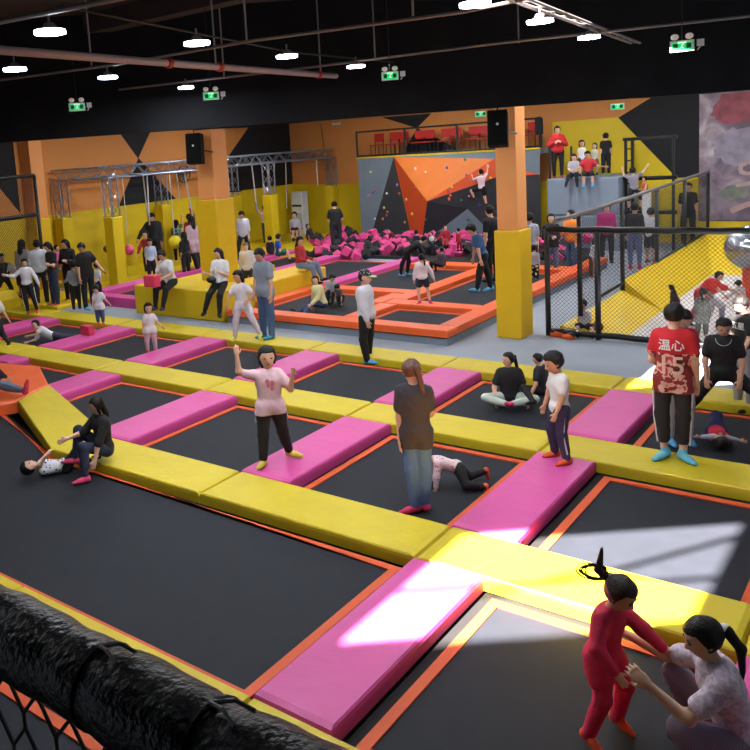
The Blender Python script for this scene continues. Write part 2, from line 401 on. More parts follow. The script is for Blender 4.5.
# benches
def bench(x0, x1, y0, y1, z, lab, m=YEW):
    return tag(MB().box(x0, x1, y0, y1, ZF, z).build('yellow_bench', m, loc=((x0+x1)/2, (y0+y1)/2, ZF), bevel=.03), lab, 'bench', 'yellow padded benches')
bench(-15.0, -12.12, 13.2, 14.27, .64, 'long yellow padded bench where the man and woman sit')
bench(-13.06, -12.12, 14.29, 17.2, .58, 'yellow padded bench under the woman in red, beside the orange pads', YEC)
bench(-14.9, -13.78, 14.29, 17.2, .58, 'yellow padded bench block to the left of the square column')
tag(MB().prism([(-20.7, 9.6), (-18.6, 9.6), (-18.6, 12.4), (-20.7, 12.4)], ZF, .55, .3).build('yellow_wedge', YEW, loc=(-19.6, 11, ZF)), 'thick yellow crash mat at the far left edge', 'mat')
# ------------------------------------------------------------------ climbing wall with holds
YC = 26.2
cw = empty('climbing_wall', (-13, YC, 0), 'faceted grey, black and orange climbing wall with coloured holds', 'climbing wall')
GC = mat('grey climbing panel', (112, 126, 138), .65, .06, 2); DC = mat('charcoal climbing panel', (44, 47, 52), .65, .1, 2)
OC = mat('orange climbing panel', (226, 118, 34), .6, .05, 2); RC = mat('red orange climbing panel', (214, 82, 34), .6, .05, 2)
V = {'a': (-16.75, 3.06, 0), 'b': (-15.2, 3.05, .05), 'c': (-16.75, -.05, 0), 'd': (-16.4, -.05, .05), 'e': (-14.55, -.05, .1),
     'f': (-13.6, 1.5, .7), 'g': (-11.4, 2.82, .15), 'h': (-9.95, 3.02, 0), 'i': (-11.3, 2.22, .2), 'j': (-14.1, -.05, .3),
     'k': (-11.2, -.05, .1), 'l': (-9.95, 2.25, 0), 'm': (-9.95, 2.0, 0), 'n': (-9.95, -.05, 0), 'o': (-10.9, 2.5, .1), 'p': (-12.3, 1.2, .35), 'q': (-12.2, 3.04, 0)}
def cv(k): x, z, r = V[k]; return (x, YC-r, z)
def facet(name, keys, m):
    b = MB()
    for q in keys: b.poly([cv(k) for k in q])
    b.build(name, m, cw)
facet('grey_facet', ['abc', 'bdc', 'bqg', 'qhg', 'hog', 'hlo', 'jpk'], GC)
facet('black_facet', ['bed', 'fgi'][:1], DC)
facet('red_orange_facet', ['bfj', 'bje', 'fgi'], RC)
facet('orange_facet', ['bgf'], OC)
facet('red_orange_facet', ['goi', 'oli'], RC)
facet('black_facet', ['fip', 'fpj', 'ilm', 'imn', 'ink', 'ikp'], DC)
MB().box(-16.78, -9.92, YC+.02, YB-.02, 2.9, 3.06).build('balcony_deck', GREYP, cw)
MB().box(-16.78, -9.95, YC-.04, YC+.02, 3.05, 3.1).build('yellow_edge', YEW, cw)
hc = [(214, 198, 60), (190, 40, 40), (40, 60, 150), (60, 130, 70), (222, 222, 210), (210, 90, 150), (230, 120, 40)]
for k in range(40):
    x = random.uniform(-16.5, -10.2); z = random.uniform(.7, 2.85)
    # depth of relief at (x,z)
    best = 0
    for q in ['abc', 'bdc', 'bqg', 'qhg', 'hog', 'hlo', 'jpk', 'bed', 'bfj', 'bje', 'fgi', 'bgf', 'goi', 'oli', 'fip', 'fpj', 'ilm', 'imn', 'ink', 'ikp']:
        (x1, z1, r1), (x2, z2, r2), (x3, z3, r3) = [V[t] for t in q]
        D = (z2-z3)*(x1-x3)+(x3-x2)*(z1-z3)
        if abs(D) < 1e-6: continue
        l1 = ((z2-z3)*(x-x3)+(x3-x2)*(z-z3))/D; l2 = ((z3-z1)*(x-x3)+(x1-x3)*(z-z3))/D; l3 = 1-l1-l2
        if min(l1, l2, l3) >= 0: best = l1*r1+l2*r2+l3*r3
    c = hc[k % 7]
    MB().sph((x, YC-best-.02, z), .045, 8, (1, .7, .8+.5*random.random())).build('climbing_hold', mat('hold %d %d %d' % c, c, .5), cw)
# balcony rail + red chairs
br = empty('balcony_railing', (-13.3, YC-.0, 3.1), 'black balcony railing above the climbing wall', 'railing')
b = MB()
b.tube([(-16.75, YC, 4.02), (-9.9, YC, 4.02)], .035, 6); b.tube([(-16.75, YC, 3.14), (-9.9, YC, 3.14)], .035, 6)
b.build('rails', STEEL, br)
for x in (-16.75, -14.75, -12.75, -11.6, -9.9): MB().tube([(x, YC, 3.1), (x, YC, 4.04)], .04, 6).build('post', STEEL, br)
def chair(x, y, z):
    r = empty('chair', (x, y, z), 'red plastic chair in the row on the balcony above the climbing wall', 'chair', 'red chairs on the balcony')
    MB().box(x-.2, x+.2, y-.2, y+.18, z+.42, z+.46).build('seat', RED, r, .01)
    MB().box(x-.2, x+.2, y+.17, y+.21, z+.55, z+.86).build('backrest', RED, r, .01)
    for sx in (-.17, .17):
        for sy in (-.16, .17): MB().tube([(x+sx, y+sy, z), (x+sx, y+sy, z+(.44 if sy < 0 else .62))], .014, 5).build('leg', STEEL, r)
    return r
c0 = chair(-16.3, 26.85, 3.06)
for k in range(1, 12):
    c = copy_tree(c0); c.location.x += .52*k + (.14 if k % 2 else 0)
jk = MB(); jk.prism([(-10.05, 26.08), (-9.83, 26.08), (-9.83, 26.26), (-10.05, 26.26)], 3.5, 4.06, .05)
for o in (-10.6,): pass
tag(jk.build('jacket', mat('black cloth', (18, 18, 20), .9, 0, 8, .5, 8), loc=(-9.94, 26.2, 3.5), bevel=.04), 'black jacket hung over the balcony railing end', 'jacket')
# ------------------------------------------------------------------ grey block
gb = empty('climbing_block', (-8.75, 26.4, ZF), 'tall grey padded block with children sitting along its top edge', 'block')
MB().box(-9.45, -7.35, 25.4, 27.4, 1.02, 2.14).build('upper_block', GREYP, gb, .04)
MB().box(-9.45, -7.35, 25.4, 27.4, ZF, 1.0).build('lower_block', GREYP, gb, .04)
fr = empty('black_rail_frame', (-9.6, 25.5, 2.12), 'short black railing on the left end of the grey block', 'railing')
for x in (-9.38, -8.72): MB().tube([(x, 25.5, 2.12), (x, 25.5, 3.1)], .035, 6).build('post', STEEL, fr)
# net climbing frame at back right
nf = empty('jungle_gym', (-6.9, 26.4, ZF), 'black steel climbing frame with padded bars at the back right', 'frame')
for x in (-7.28, -7.1, -6.0):
    MB().tube([(x, 25.9, ZF), (x, 25.9, 3.2)], .045, 6).build('post', STEEL, nf)
for z in (3.2, 2.05, 1.05): MB().tube([(-7.35, 25.9, z), (-5.9, 25.9, z)], .05 if z > 3 else .06, 7).build('bar', FOAMR if z < 3 else STEEL, nf)
for k in range(9): MB().tube([(-7.3, 25.9, .2+k*.34), (-7.12, 25.9, .2+k*.34)], .02, 5).build('rung', STEEL, nf)
# ------------------------------------------------------------------ foam pit
FP = mat('pink foam', (216, 70, 132), .8, .05, 6); FD = mat('charcoal foam', (38, 36, 40), .85, .1, 6)
pitm = [FP, FD]
proto = {}
for k, m in enumerate(pitm):
    proto[k] = MB().box(-.12, .12, -.12, .12, -.12, .12).build('foam_cube', m, bevel=.025)
cnt = 0
def cube(x, y, z, k, lab, grp):
    global cnt
    o = proto[k] if cnt in () else proto[k].copy()
    col.objects.link(o) if o.name not in col.objects else None
    o.location = (x, y, z); o.rotation_euler = (random.uniform(-.7, .7), random.uniform(-.7, .7), random.uniform(0, 1.6))
    s = random.uniform(.9, 1.15); o.scale = (s, s, s)
    tag(o, lab, 'foam cube', grp); cnt += 1; return o
spots = []
for (xa, xb, ya, yb, dn) in ((-17.3, -15.7, 23.9, 25.9, .8), (-15.7, -13.95, 21.4, 25.3, .85), (-13.95, -12.6, 22.7, 25.2, .8), (-12.5, -9.9, 22.7, 25.8, .78), (-9.8, -7.9, 22.6, 25.1, .55)):
    y = ya
    while y < yb:
        x = xa
        while x < xb:
            if random.random() < dn: spots.append((x+random.uniform(-.08, .08), y+random.uniform(-.08, .08)))
            x += .28
        y += .29
random.shuffle(spots); spots = spots[:285]
for (x, y) in spots:
    k = 0 if random.random() < .56 else 1
    zz = .16 + .12*max(0, (y-23)/2.6) + random.choice((0, .0, .15))
    cube(x, y, zz, k, ['pink foam cube lying in the foam pit below the climbing wall', 'charcoal foam cube lying in the foam pit below the climbing wall'][k], ['pink foam pit cubes', 'charcoal foam pit cubes'][k])
for k in proto: bpy.data.objects.remove(proto[k])
tag(MB().prism([(-17.5, 23.7), (-16.2, 22.6), (-14.3, 22.45), (-7.7, 22.45), (-7.7, 25.2), (-13.5, 25.3), (-14.6, 25.9), (-17.5, 25.9)], ZF, .05).build('pit_base', FD, loc=(-12.4, 24.3, ZF)), 'dark foam base of the pit beneath the loose cubes', 'foam pit')
def pinkblock(x, y, z, s, lab, m):
    tag(MB().box(x-s, x+s, y-s*.6, y+s*.6, z, z+s*1.5).build('foam_block', m, loc=(x, y, z), bevel=.02), lab, 'foam block')
g = G(88, 335, .012); pinkblock(g.x, g.y, .016, .14, 'red pink foam block standing on the pink walkway near the boy in jeans', mat('rose foam', (226, 62, 100), .8))
# ------------------------------------------------------------------ truss rig
XR, XF = -18.7, -20.45
tr = empty('truss_frame', (-19.5, 21.6, ZF), 'silver truss frame with hanging ropes over yellow padded posts by the left wall', 'truss')
def truss(p, q, w=.16, name='truss_beam'):
    p = Vector(p); q = Vector(q); d = (q-p); n = max(2, int(d.length/.34)); t = d.normalized()
    u = t.cross(Vector((0, 0, 1)));
    if u.length < .1: u = Vector((1, 0, 0))
    u.normalize(); v = t.cross(u); b = MB()
    C = [(u*i + v*j)*w for i, j in ((-1, -1), (1, -1), (1, 1), (-1, 1))]
    for c in C: b.tube([p+c, q+c], .025, 5)
    for k in range(n):
        a0 = p+d*(k/n); a1 = p+d*((k+1)/n)
        for i in range(4):
            c1, c2 = C[i], C[(i+1) % 4]
            b.tube([a0+(c1 if k % 2 else c2), a1+(c2 if k % 2 else c1)], .012, 4, cap=False)
    b.build(name, ALU, tr)
ZTR = 3.3
truss((XR, 15.8, ZTR), (XR, 27.35, ZTR)); truss((XF, 15.3, ZTR), (XF, 27.35, ZTR))
for y, y2 in ((15.9, 15.45), (23.3, 23.3), (27.25, 27.25)): truss((XF, y2, ZTR), (XR, y, ZTR))
for x in (XR, XF):
    for y in (15.9, 19.6, 23.3, 27.25):
        if y == 19.6 and x == XR or (y == 27.25 and x == XF): continue
        if y == 15.9 and x == XF: y = 15.45
        zt = 2.02
        truss((x, y, zt), (x, y, ZTR-.16), .15, 'truss_leg')
        MB().box(x-.2, x+.2, y-.2, y+.2, ZF, zt).build('post_padding', YEW, tr, .03)
random.seed(3)
for k, y in enumerate((17.4, 18.1, 19.0, 20.4, 21.1, 21.8, 22.4, 24.1, 24.9, 25.6, 26.3)):
    x = random.choice((XR, XF, XF+.8)); z1 = random.choice((1.3, 1.6, 2.1, .7))
    p = [(x, y, ZTR-.13), (x+.02, y+random.uniform(-.35, .35), z1)]
    r = tag(MB().tube(p, .022, 6).build('hanging_rope', ROPE, loc=(x, y, z1)), 'pale rope hanging from the truss above the left mats', 'rope', 'ropes hanging from the truss')
sw = tag(MB().box(-18.9, -18.1, 20.9, 21.05, 2.3, 2.34).build('swing_bar', STEEL, loc=(-18.5, 21, 2.3)), 'dark swing bar hanging beside the square column', 'bar')
def ball(px, py, x, r, c, lab):
    d = ray(px, py); t = x/d.x; p = Vector((0, 0, H)) + d*t
    rt = empty('punch_ball', p, lab, 'ball'); MB().sph(p, r, 16).build('ball', mat('ball '+lab, c, .35), rt)
    MB().tube([p+Vector((0, 0, r)), (p.x, p.y, ZTR-.13)], .012, 5).build('cord', ROPE, rt)
ball(129, 250, XR, .16, (224, 84, 130), 'pink hanging ball beside the padded truss post')
ball(175, 242, -17.6, .2, (226, 205, 30), 'yellow hanging ball in front of the left mats')
ball(107, 249, XF+.4, .12, (90, 90, 40), 'dark and yellow hanging ball left of the padded truss post')
# wall fan
fan = empty('wall_fan', (-20.6, 20.83, 2.98), 'round wall fan on the orange part of the left wall', 'fan')
b = MB(); ring = [( -20.5, 20.83+.3*math.cos(a*math.pi/10), 2.98+.3*math.sin(a*math.pi/10)) for a in range(21)]
b.tube(ring, .02, 5)
for r_ in (.22, .14): b.tube([(-20.47, 20.83+r_*math.cos(a*math.pi/8), 2.98+r_*math.sin(a*math.pi/8)) for a in range(17)], .006, 4)
for a in range(12): b.tube([(-20.45, 20.83, 2.98), (-20.5, 20.83+.3*math.cos(a*math.pi/6), 2.98+.3*math.sin(a*math.pi/6))], .006, 4)
b.build('cage', STEEL, fan)
b = MB()
for a in range(4):
    A = a*math.pi/2; b.poly([(-20.55, 20.83, 2.98)] + [(-20.55+.04*s_, 20.83+.24*math.cos(A+s_*.35), 2.98+.24*math.sin(A+s_*.35)) for s_ in (-1, 0, 1)])
b.build('blades', mat('grey fan blades', (120, 120, 122), .4), fan)
MB().sph((-20.5, 20.83, 2.98), .06, 10).build('hub', STEEL, fan); MB().tube([(-20.79, 20.83, 2.98), (-20.5, 20.83, 2.98)], .03, 6).build('wall_arm', STEEL, fan)
# standing air conditioner
ac = empty('air_conditioner', (-20.1, 27.0, ZF), 'white standing air conditioner in the far corner by the truss', 'air conditioner')
MB().box(-20.35, -19.8, 26.7, 27.1, ZF, 1.85).build('cabinet', WHITE, ac, .02)
MB().box(-20.3, -19.85, 26.685, 26.7, 1.25, 1.33).build('air_slot', STEEL, ac); MB().box(-20.3, -19.85, 26.685, 26.7, .3, 1.0).build('lower_grille', mat('pale grey plastic', (190, 194, 200), .5), ac)
# ------------------------------------------------------------------ speakers
def speaker(cx, cy, cz, ang, tilt, w, d, h, lab, arm):
    r = empty('loudspeaker', (cx, cy, cz), lab, 'speaker')
    o = MB().box(cx-w/2, cx+w/2, cy-d/2, cy+d/2, cz-h/2, cz+h/2).build('cabinet', mat('speaker black', (12, 12, 13), .8, spec=.25), r, .02)
    r['_c'] = 0; del r['_c']
    g = MB().box(cx-w/2+.03, cx+w/2-.03, cy-d/2-.012, cy-d/2, cz-h/2+.03, cz+h/2-.03).build('grille', mat('speaker grille', (15, 15, 16), .9, .3, 60, spec=.2), o)
    k = MB().obox((cx+.0, cy-d/2-.016, cz+.06), Vector((1, 0, 0)), Vector((0, 1, 0)), Vector((0, 0, 1)), .02, .004, .02).build('badge', WHITE, o)
    R_ = Matrix.Rotation(ang, 4, 'Z') @ Matrix.Rotation(tilt, 4, 'X')
    r.rotation_euler = R_.to_euler()
    for t in arm:
        tt = MB().tube([Vector(t[0]), Vector(t[1])], .015, 6); ob = tt.build('bracket', STEEL, r)
        ob.matrix_parent_inverse = Matrix.Identity(4); ob.data.transform(R_.inverted())
    return r
def at_y(u, v, y): d = ray(u, v); return Vector((0, 0, H)) + d*(y/d.y)
s1 = at_y(498, 129, 13.95); s2 = at_y(195, 149, 14.0)
speaker(s1.x, s1.y, s1.z, math.radians(20), math.radians(-10), .34, .3, .62, 'black loudspeaker hung beside the right hand column', [(s1, s1+Vector((.2, .32, -.1))), (s1+Vector((0, 0, .25)), (s1.x, s1.y, ZC-.05))])
speaker(s2.x, s2.y, s2.z, math.radians(30), math.radians(-6), .36, .34, .7, 'black loudspeaker hung beside the left hand column', [(s2, s2+Vector((.25, .35, -.1))), (s2+Vector((0, 0, .25)), (s2.x, s2.y, ZC-.05))])
# ------------------------------------------------------------------ netted frame at the far left
lf = empty('net_frame', (-18.8, 13.3, ZF), 'black steel frame with netting at the far left edge', 'net frame')
LX = -18.75
for y in (13.35, 10.4): MB().tube([(LX, y, ZF), (LX, y, 3.4)], .05, 7).build('post', STEEL, lf)
for z in (3.4, 2.35): MB().tube([(LX, 13.35, z), (LX, 10.4, z)], .05, 7).build('bar', STEEL, lf)
def net(A, U, Vv, nu, nv, r, name, parent, diag=True, m=NETM, sides=3):
    """diamond net on the parallelogram A + u*U + v*V"""
    A = Vector(A); U = Vector(U); Vv = Vector(Vv); b = MB()
    n = nu + nv
    for s in (0, 1):
        for k in range(n+1):
            # line x + y = k (or x - y)
            if s == 0:
                x0, y0 = (k, 0) if k <= nu else (nu, k-nu); x1, y1 = (0, k) if k <= nv else (k-nv, nv)
            else:
                q = k - nv; x0, y0 = (q, 0) if q >= 0 else (0, -q); 
                L = min(nu-x0, nv-y0); x1, y1 = x0+L, y0+L
            if abs(x0-x1) < 1e-6: continue
            P = A + U*(x0/nu) + Vv*(y0/nv); Q = A + U*(x1/nu) + Vv*(y1/nv)
            b.tube([P, Q], r, sides, cap=False)
    return b.build(name, m, parent)
net((LX, 13.3, 0.9), (0, -2.85, 0), (0, 0, 2.5), 38, 33, .006, 'netting', lf)
# ------------------------------------------------------------------ right hand netted play area
fx = empty('front_fence', (-3.9, 14.72, ZF), 'black steel fence with diamond netting in front of the play area', 'fence')
FY = 14.72
for x in (-5.5, -4.62, -2.2, .2): MB().tube([(x, FY, ZF), (x, FY, 1.9)], .05, 8).build('post', STEEL, fx)
MB().tube([(-5.5+k*.25, FY, 1.9+.008*math.sin(k*2.2)) for k in range(24)], .055, 8).build('padded_top_bar', FOAMR, fx)
MB().tube([(-5.5+k*.25, FY, .03+.008*math.sin(k*1.7)) for k in range(24)], .055, 8).build('padded_bottom_bar', FOAMR, fx)
net((-5.5, FY, .05), (5.7, 0, 0), (0, 0, 1.83), 76, 25, .0034, 'netting', fx)
sx = empty('side_fence', (-5.0, 20, .3), 'black steel fence with sloping handrail along the yellow ramp edge', 'fence')
SY = (14.95, 17.5, 20.1, 22.7, 25.3)
for k, y in enumerate(SY):
    MB().tube([(-5.0, y, .3), (-5.0, y, 2.18)], .045, 8).build('post', STEEL, sx)
MB().tube([(-5.0, 13.75, 2.14), (-5.0, 25.4, 2.22)], .04, 8).build('handrail', mat('worn grey tube', (120, 112, 108), .4, metal=.3), sx)
net((-5.0, 14.95, .35), (0, 10.3, 0), (0, 0, 1.78), 110, 19, .003, 'netting', sx)
MB().tube([(-5.0, 16.0, .45), (-5.0, 25.3, .58)], .03, 6).build('bottom_bar', STEEL, sx)
# yellow sloping ramp pads + white floor
rp = empty('padded_ramp', (-4.6, 18, ZF), 'yellow sloping padded edge around the white play floor', 'ramp')
b = MB()
def quad(a, b_, c, d): b.poly([a, b_, c, d])
quad((-4.25, 14.85, ZF), (-4.25, 17.5, ZF), (-5.0, 17.5, .33), (-5.35, 14.9, .1))
quad((-4.25, 17.5, ZF), (-4.25, 21.9, ZF), (-5.02, 25.35, .55), (-5.0, 17.5, .53))
quad((-4.25, 21.9, ZF), (1.2, 21.9, ZF), (1.2, 25.35, .62), (-5.02, 25.35, .55))
b.poly([(-4.25, 17.5, ZF), (-5.0, 17.5, .33), (-5.0, 17.5, .53)]); quad((-5.35, 14.9, .1), (-5.0, 17.5, .33), (-5.0, 17.5, ZF), (-5.4, 14.9, ZF))
quad((-4.25, 14.85, ZF), (-5.35, 14.9, .1), (-5.4, 14.9, ZF), (-5.3, 14.86, ZF))
quad((-5.02, 25.35, .55), (1.2, 25.35, .62), (1.2, 25.5, ZF), (-5.02, 25.5, ZF))
b.build('slope_padding', mat('bright yellow padding', (240, 200, 20), .45, .03, 3), rp)
tag(MB().box(-4.22, 1.2, 14.85, 21.85, ZF, ZF+.03).build('white_mat', mat('white inflatable floor', (214, 204, 198), .6, .05, 4, .4, 7), loc=(-1.5, 18, ZF)), 'white bouncy mat inside the netted play area', 'mat')
tag(MB().box(-5.6, -5.05, 22.6, 25.3, ZF, .02).build('grey_mat', GREYP, loc=(-5.3, 24, ZF)), 'grey mat behind the sloping handrail', 'mat')
pw = G(647, 257, 0)
tag(MB().box(pw.x-.1, pw.x+.1, pw.y-.08, pw.y+.08, ZF, 1.82).build('white_post', WHITE, loc=(pw.x, pw.y, ZF), bevel=.02), 'white square post behind the sloping handrail', 'post')
# mirror ball on red inflatable post
mbp = Vector((-2.86, 18.6, 1.10))
sb = empty('silver_ball', mbp, 'large shiny silver ball cut by the right edge of the photo', 'ball')
MB().tube([mbp-Vector((0,0,.4)), (mbp.x, mbp.y, ZF+.03)], .2, 14).build('stand', mat('orange red inflatable', (226, 72, 34), .4), sb)
MB().sph(mbp, .52, 28, (1, 1, .86)).build('ball_skin', mat('silver foil', (205, 212, 222), .22, metal=.75, bump=.3, bscale=3), sb)
tag(MB().tube([(-2.55, 19.3, ZF+.03), (-2.55, 19.3, .25), (-2.55, 19.3, .5), (-2.55, 19.3, .62)], .3, 16, rr=[.28, .33, .3, .15]).build('inflatable_post', mat('orange red inflatable', (226, 72, 34), .4), loc=(-2.55, 19.3, 0)), 'orange red inflatable post behind the silver ball', 'inflatable')
# shoes / bag by the fence post
g = G(560, 338, ZF)
bg = empty('pair_of_shoes', g, 'orange and black shoes lying against the foot of the fence', 'shoes')
for k, (dx, dy, a) in enumerate(((-.08, .05, .2), (.16, -.02, 2.9))):
    c = Vector((g.x+dx, g.y+dy, ZF)); D = Vector((math.cos(a), math.sin(a), 0))
    b = MB(); b.tube([c-D*.1+Vector((0, 0, .05)), c+Vector((0, 0, .05)), c+D*.12+Vector((0, 0, .035))], .05, 10, rr=[.05, .052, .035]); sh_ = b.build('shoe', mat('orange shoe', (240, 96, 30), .5), bg)
    b = MB(); b.tube([c-D*.12+Vector((0, 0, .085)), c-D*.03+Vector((0, 0, .1))], .035, 8); b.build('collar', STEEL, sh_)
# ------------------------------------------------------------------ ceiling services
cxn = [(15, 70), (108, 78), (186, 88), (197, 44), (287, 57), (356, 67), (475, 5), (540, 22), (589, 38), (50, 33)]
names = ['nearest the left edge of the photo', 'second in the left row', 'above the orange left wall', 'brightest left of centre', 'centre of the middle row', 'right end of the middle row, beside the green sign', 'at the top edge of the photo', 'middle of the right row', 'lowest of the right row', 'in the top left corner']
lamp0 = None
def lamp(p, lab):
    r = empty('ceiling_lamp', p, lab, 'ceiling light', 'high bay ceiling lamps')
    MB().tube([p+Vector((0, 0, -.008)), p+Vector((0, 0, .02))], .12, 20).build('diffuser', LAMPG, r)
    MB().tube([p+Vector((0, 0, .021)), p+Vector((0, 0, .04)), p+Vector((0, 0, .075))], .12, 16, rr=[.12, .06, .035]).build('housing', mat('pale lamp housing', (190, 180, 184), .4, metal=.3), r)
    MB().tube([p+Vector((0, 0, .075)), p+Vector((0, 0, .14))], .01, 5).build('stem', GALV, r)
    return r
LZ = 4.7
pts = []
for (u, v), n in zip(cxn, names):
    p = G(u, v, LZ); pts.append(p); lamp(p, 'round white high bay lamp, '+n)
POW = 175
allp = list(pts) + [Vector((x, y, z)) for x, y, z in ((-5.6, .6, 4.9), (-9.5, 2.0, 4.9), (-.6, 5.5, 4.9), (-.6, 12.5, 4.9), (-16.6, 15.2, 5.6), (-14.2, 18.5, 5.3), (-10.2, 19.0, 5.3), (-6.2, 19.5, 5.3), (-17.2, 20.8, 5.6), (-13.8, 23.8, 5.3), (-9.0, 23.6, 5.3), (-5.0, 24.0, 5.3), (-2.0, 18.0, 5.3), (-2.5, 21.5, 5.3), (-16.5, 9.3, 5.2), (-13.8, 11.2, 5.2), (-11.0, 11.6, 5.2), (-8.3, 13.0, 5.2), (-4.6, 15.2, 5.2))]  # appended lamps are unseen, added to fill the near court and the rear hall
for k, p in enumerate(allp):
    if k >= len(pts): lamp(p, 'added unseen fill lamp behind the black bulkhead' if k >= len(pts)+4 else 'added unseen fill lamp over the near trampolines')
    ld = bpy.data.lights.new('lamp_light', 'AREA'); ld.shape = 'DISK'; ld.size = .4; ld.energy = POW*(.29 if k < len(pts) else (.1 if k < len(pts)+4 else (.42 if k >= len(allp)-5 else .85))); ld.color = (.93, .96, 1.0)
    lo = bpy.data.objects.new('lamp_light', ld); col.objects.link(lo); lo.location = p + Vector((0, 0, -.03))
def conduit(pp, r, lab, m=GALV, hang=()):
    P = [G(u, v, z) if len((u, v)) == 2 else None for u, v, z in pp]
    r0 = empty('pipe', P[0], lab, 'pipe')
    MB().tube(P, r, 8).build('pipe_run', m, r0)
    for t in hang:
        q = P[0].lerp(P[-1], t); MB().tube([q, (q.x, q.y, ZC-.02)], .012, 5).build('hanger', GALV, r0)
    return r0, P
r0, P = conduit([(-60, 45.5, 4.74), (336, 76, 4.74)], .042, 'thick pinkish sprinkler pipe across the upper left', PIPE, (.55, .93))
for q_ in (.42, .56, .92):
    q = P[0].lerp(P[-1], q_); d = (P[-1]-P[0]).normalized()
    MB().tube([q-d*.035, q+d*.035], .058, 10).build('red_coupling', RED, r0)
conduit([(-30, 84, 4.84), (120, 64, 4.84), (250, 41, 4.84), (463, 12, 4.84), (535, -3, 4.84)], .017, 'thin pale conduit carrying the middle lamp row', GALV, (.3, .6, .85))
conduit([(-20, 106, 4.82), (150, 86, 4.82), (285, 70.5, 4.82), (500, 43, 4.82), (760, 15, 4.82)], .017, 'thin pale conduit running to the right edge above the green sign', GALV, (.2, .42, .62, .78))
conduit([(-40, 30, 4.82), (0, 22, 4.82), (112, 0, 4.82), (150, -8, 4.82)], .02, 'pale conduit in the top left corner', GALV, ())
conduit([(60, 6, 4.95), (290, 52, 4.95), (420, 65, 4.95)], .012, 'dark thin cable running diagonally under the ceiling', STEEL, ())
# cable tray
ct = empty('cable_tray', G(505, 0, 4.84), 'grey cable tray slanting down to the lowest lamp of the right row', 'cable tray')
A0, A1 = G(500, -4, 4.84), G(631, 43, 4.84); B0, B1 = G(520, -4, 4.84), G(640, 43, 4.84)
MB().tube([A0, A1], .02, 6).build('side_rail', GALV, ct); MB().tube([B0, B1], .018, 6).build('side_rail', GALV, ct)
for k in range(14): MB().tube([A0.lerp(A1, k/13), B0.lerp(B1, k/13)], .007, 5).build('rung', GALV, ct)
# beams of the ceiling
for k, y in enumerate((4.5, 9.0, 18.0, 22.5)):
    struct(MB().box(-20.8, 4.5, y, y+.3, ZC-.3, ZC).build('trim_%d' % (k+1), CEIL))
# exit signs
GR = mat('green sign face', (24, 170, 96), .4, emit=(20, 190, 100), estr=1.1)
GRd = mat('dark green sign marks', (6, 60, 40), .5); WHs = mat('white sign mark', (225, 255, 235), .4, emit=(210, 255, 225), estr=1.2)
def exitsign(u, v, z, s, lab, lamps=True, loc=None):
    p = loc or G(u, v, z)
    a = Vector((-p.x, -p.y, 0)).normalized(); rt = Vector((a.y*-1, a.x, 0)); up = Vector((0, 0, 1))
    r = empty('exit_sign', p, lab, 'exit sign')
    MB().obox(p, rt, a, up, .20*s, .03*s, .10*s).build('white_housing', WHITE, r)
    f = p + a*(.031*s)
    gf = MB().obox(f, rt, a, up, .17*s, .004*s, .075*s).build('green_face', GR, r)
    f = p + a*(.037*s)
    b = MB()
    for k in (-1, 1): b.obox(f+rt*(.11*s*k), rt, a, up, .04*s, .003*s, .045*s)
    b.build('dark_symbols', GRd, gf)
    b = MB(); b.obox(f+up*(.062*s), rt, a, up, .07*s, .003*s, .012*s)
    # running figure
    b.sph(tuple(f+rt*(.02*s)+up*(.03*s)), .012*s, 8)
    b.tube([f+up*(.02*s), f-up*(.015*s)], .008*s, 5); b.tube([f-up*(.015*s), f-up*(.045*s)+rt*(.03*s)], .006*s, 5); b.tube([f-up*(.015*s), f-up*(.04*s)-rt*(.03*s)], .006*s, 5)
    b.build('running_figure', WHs, gf)
    if lamps:
        for k in (-1, 1):
            c = p + rt*(.12*s*k) + up*(.17*s)
            MB().sph(tuple(c), .07*s, 12, (1, 1, .8)).build('emergency_lamp', mat('lamp head ivory', (235, 222, 214), .4, emit=(235, 222, 214), estr=.25), r)
        c = p + rt*(.30*s) + up*(.03*s); MB().obox(c, rt, a, up, .06*s, .03*s, .06*s).build('junction_box', WHITE, r)
        MB().tube([c-up*(.06*s), c-up*(.13*s)-rt*(.05*s)], .01*s, 5).build('cable', WHITE, r)
        MB().tube([p+up*(.1*s), (p.x, p.y, ZC-.02)], .005, 4).build('hanger', STEEL, r)
exitsign(682, 46, 4.5, .6, 'green exit sign with two lamps at the upper right')
exitsign(390, 76, 4.5, .53, 'green exit sign with two lamps right of the middle lamp row')
exitsign(211, 96, 4.5, .58, 'green exit sign above the left column')
exitsign(77, 107, 4.5, .6, 'green exit sign above the orange left wall')
exitsign(0, 0, 0, 1.0, 'small green exit sign flat on the orange back wall', False, Vector((-7.95, YB-.05, 4.2)))
exitsign(0, 0, 0, 1.0, 'small green exit sign on the back wall beside the loudspeaker', False, Vector((-12.45, YB-.05, 4.33)))
# wall camera box and cable
wc = empty('wall_camera', (-18.4, YB-.1, 4.42), 'small pale camera box high on the orange back wall', 'camera')
MB().box(-18.6, -18.25, YB-.15, YB-.02, 4.37, 4.47).build('housing', WHITE, wc); MB().box(-18.62, -18.6, YB-.13, YB-.04, 4.38, 4.46).build('lens', STEEL, wc)
wl = empty('wall_cable', (-19.1, YB-.04, 3.2), 'black cable hanging down the orange back wall to a white socket', 'cable')
MB().tube([(-19.2, YB-.04, 4.5), (-19.15, YB-.04, 3.9), (-19.1, YB-.04, 3.35)], .015, 5).build('cord', STEEL, wl); MB().box(-19.15, -19.03, YB-.06, YB-.02, 3.2, 3.32).build('socket', WHITE, wl)
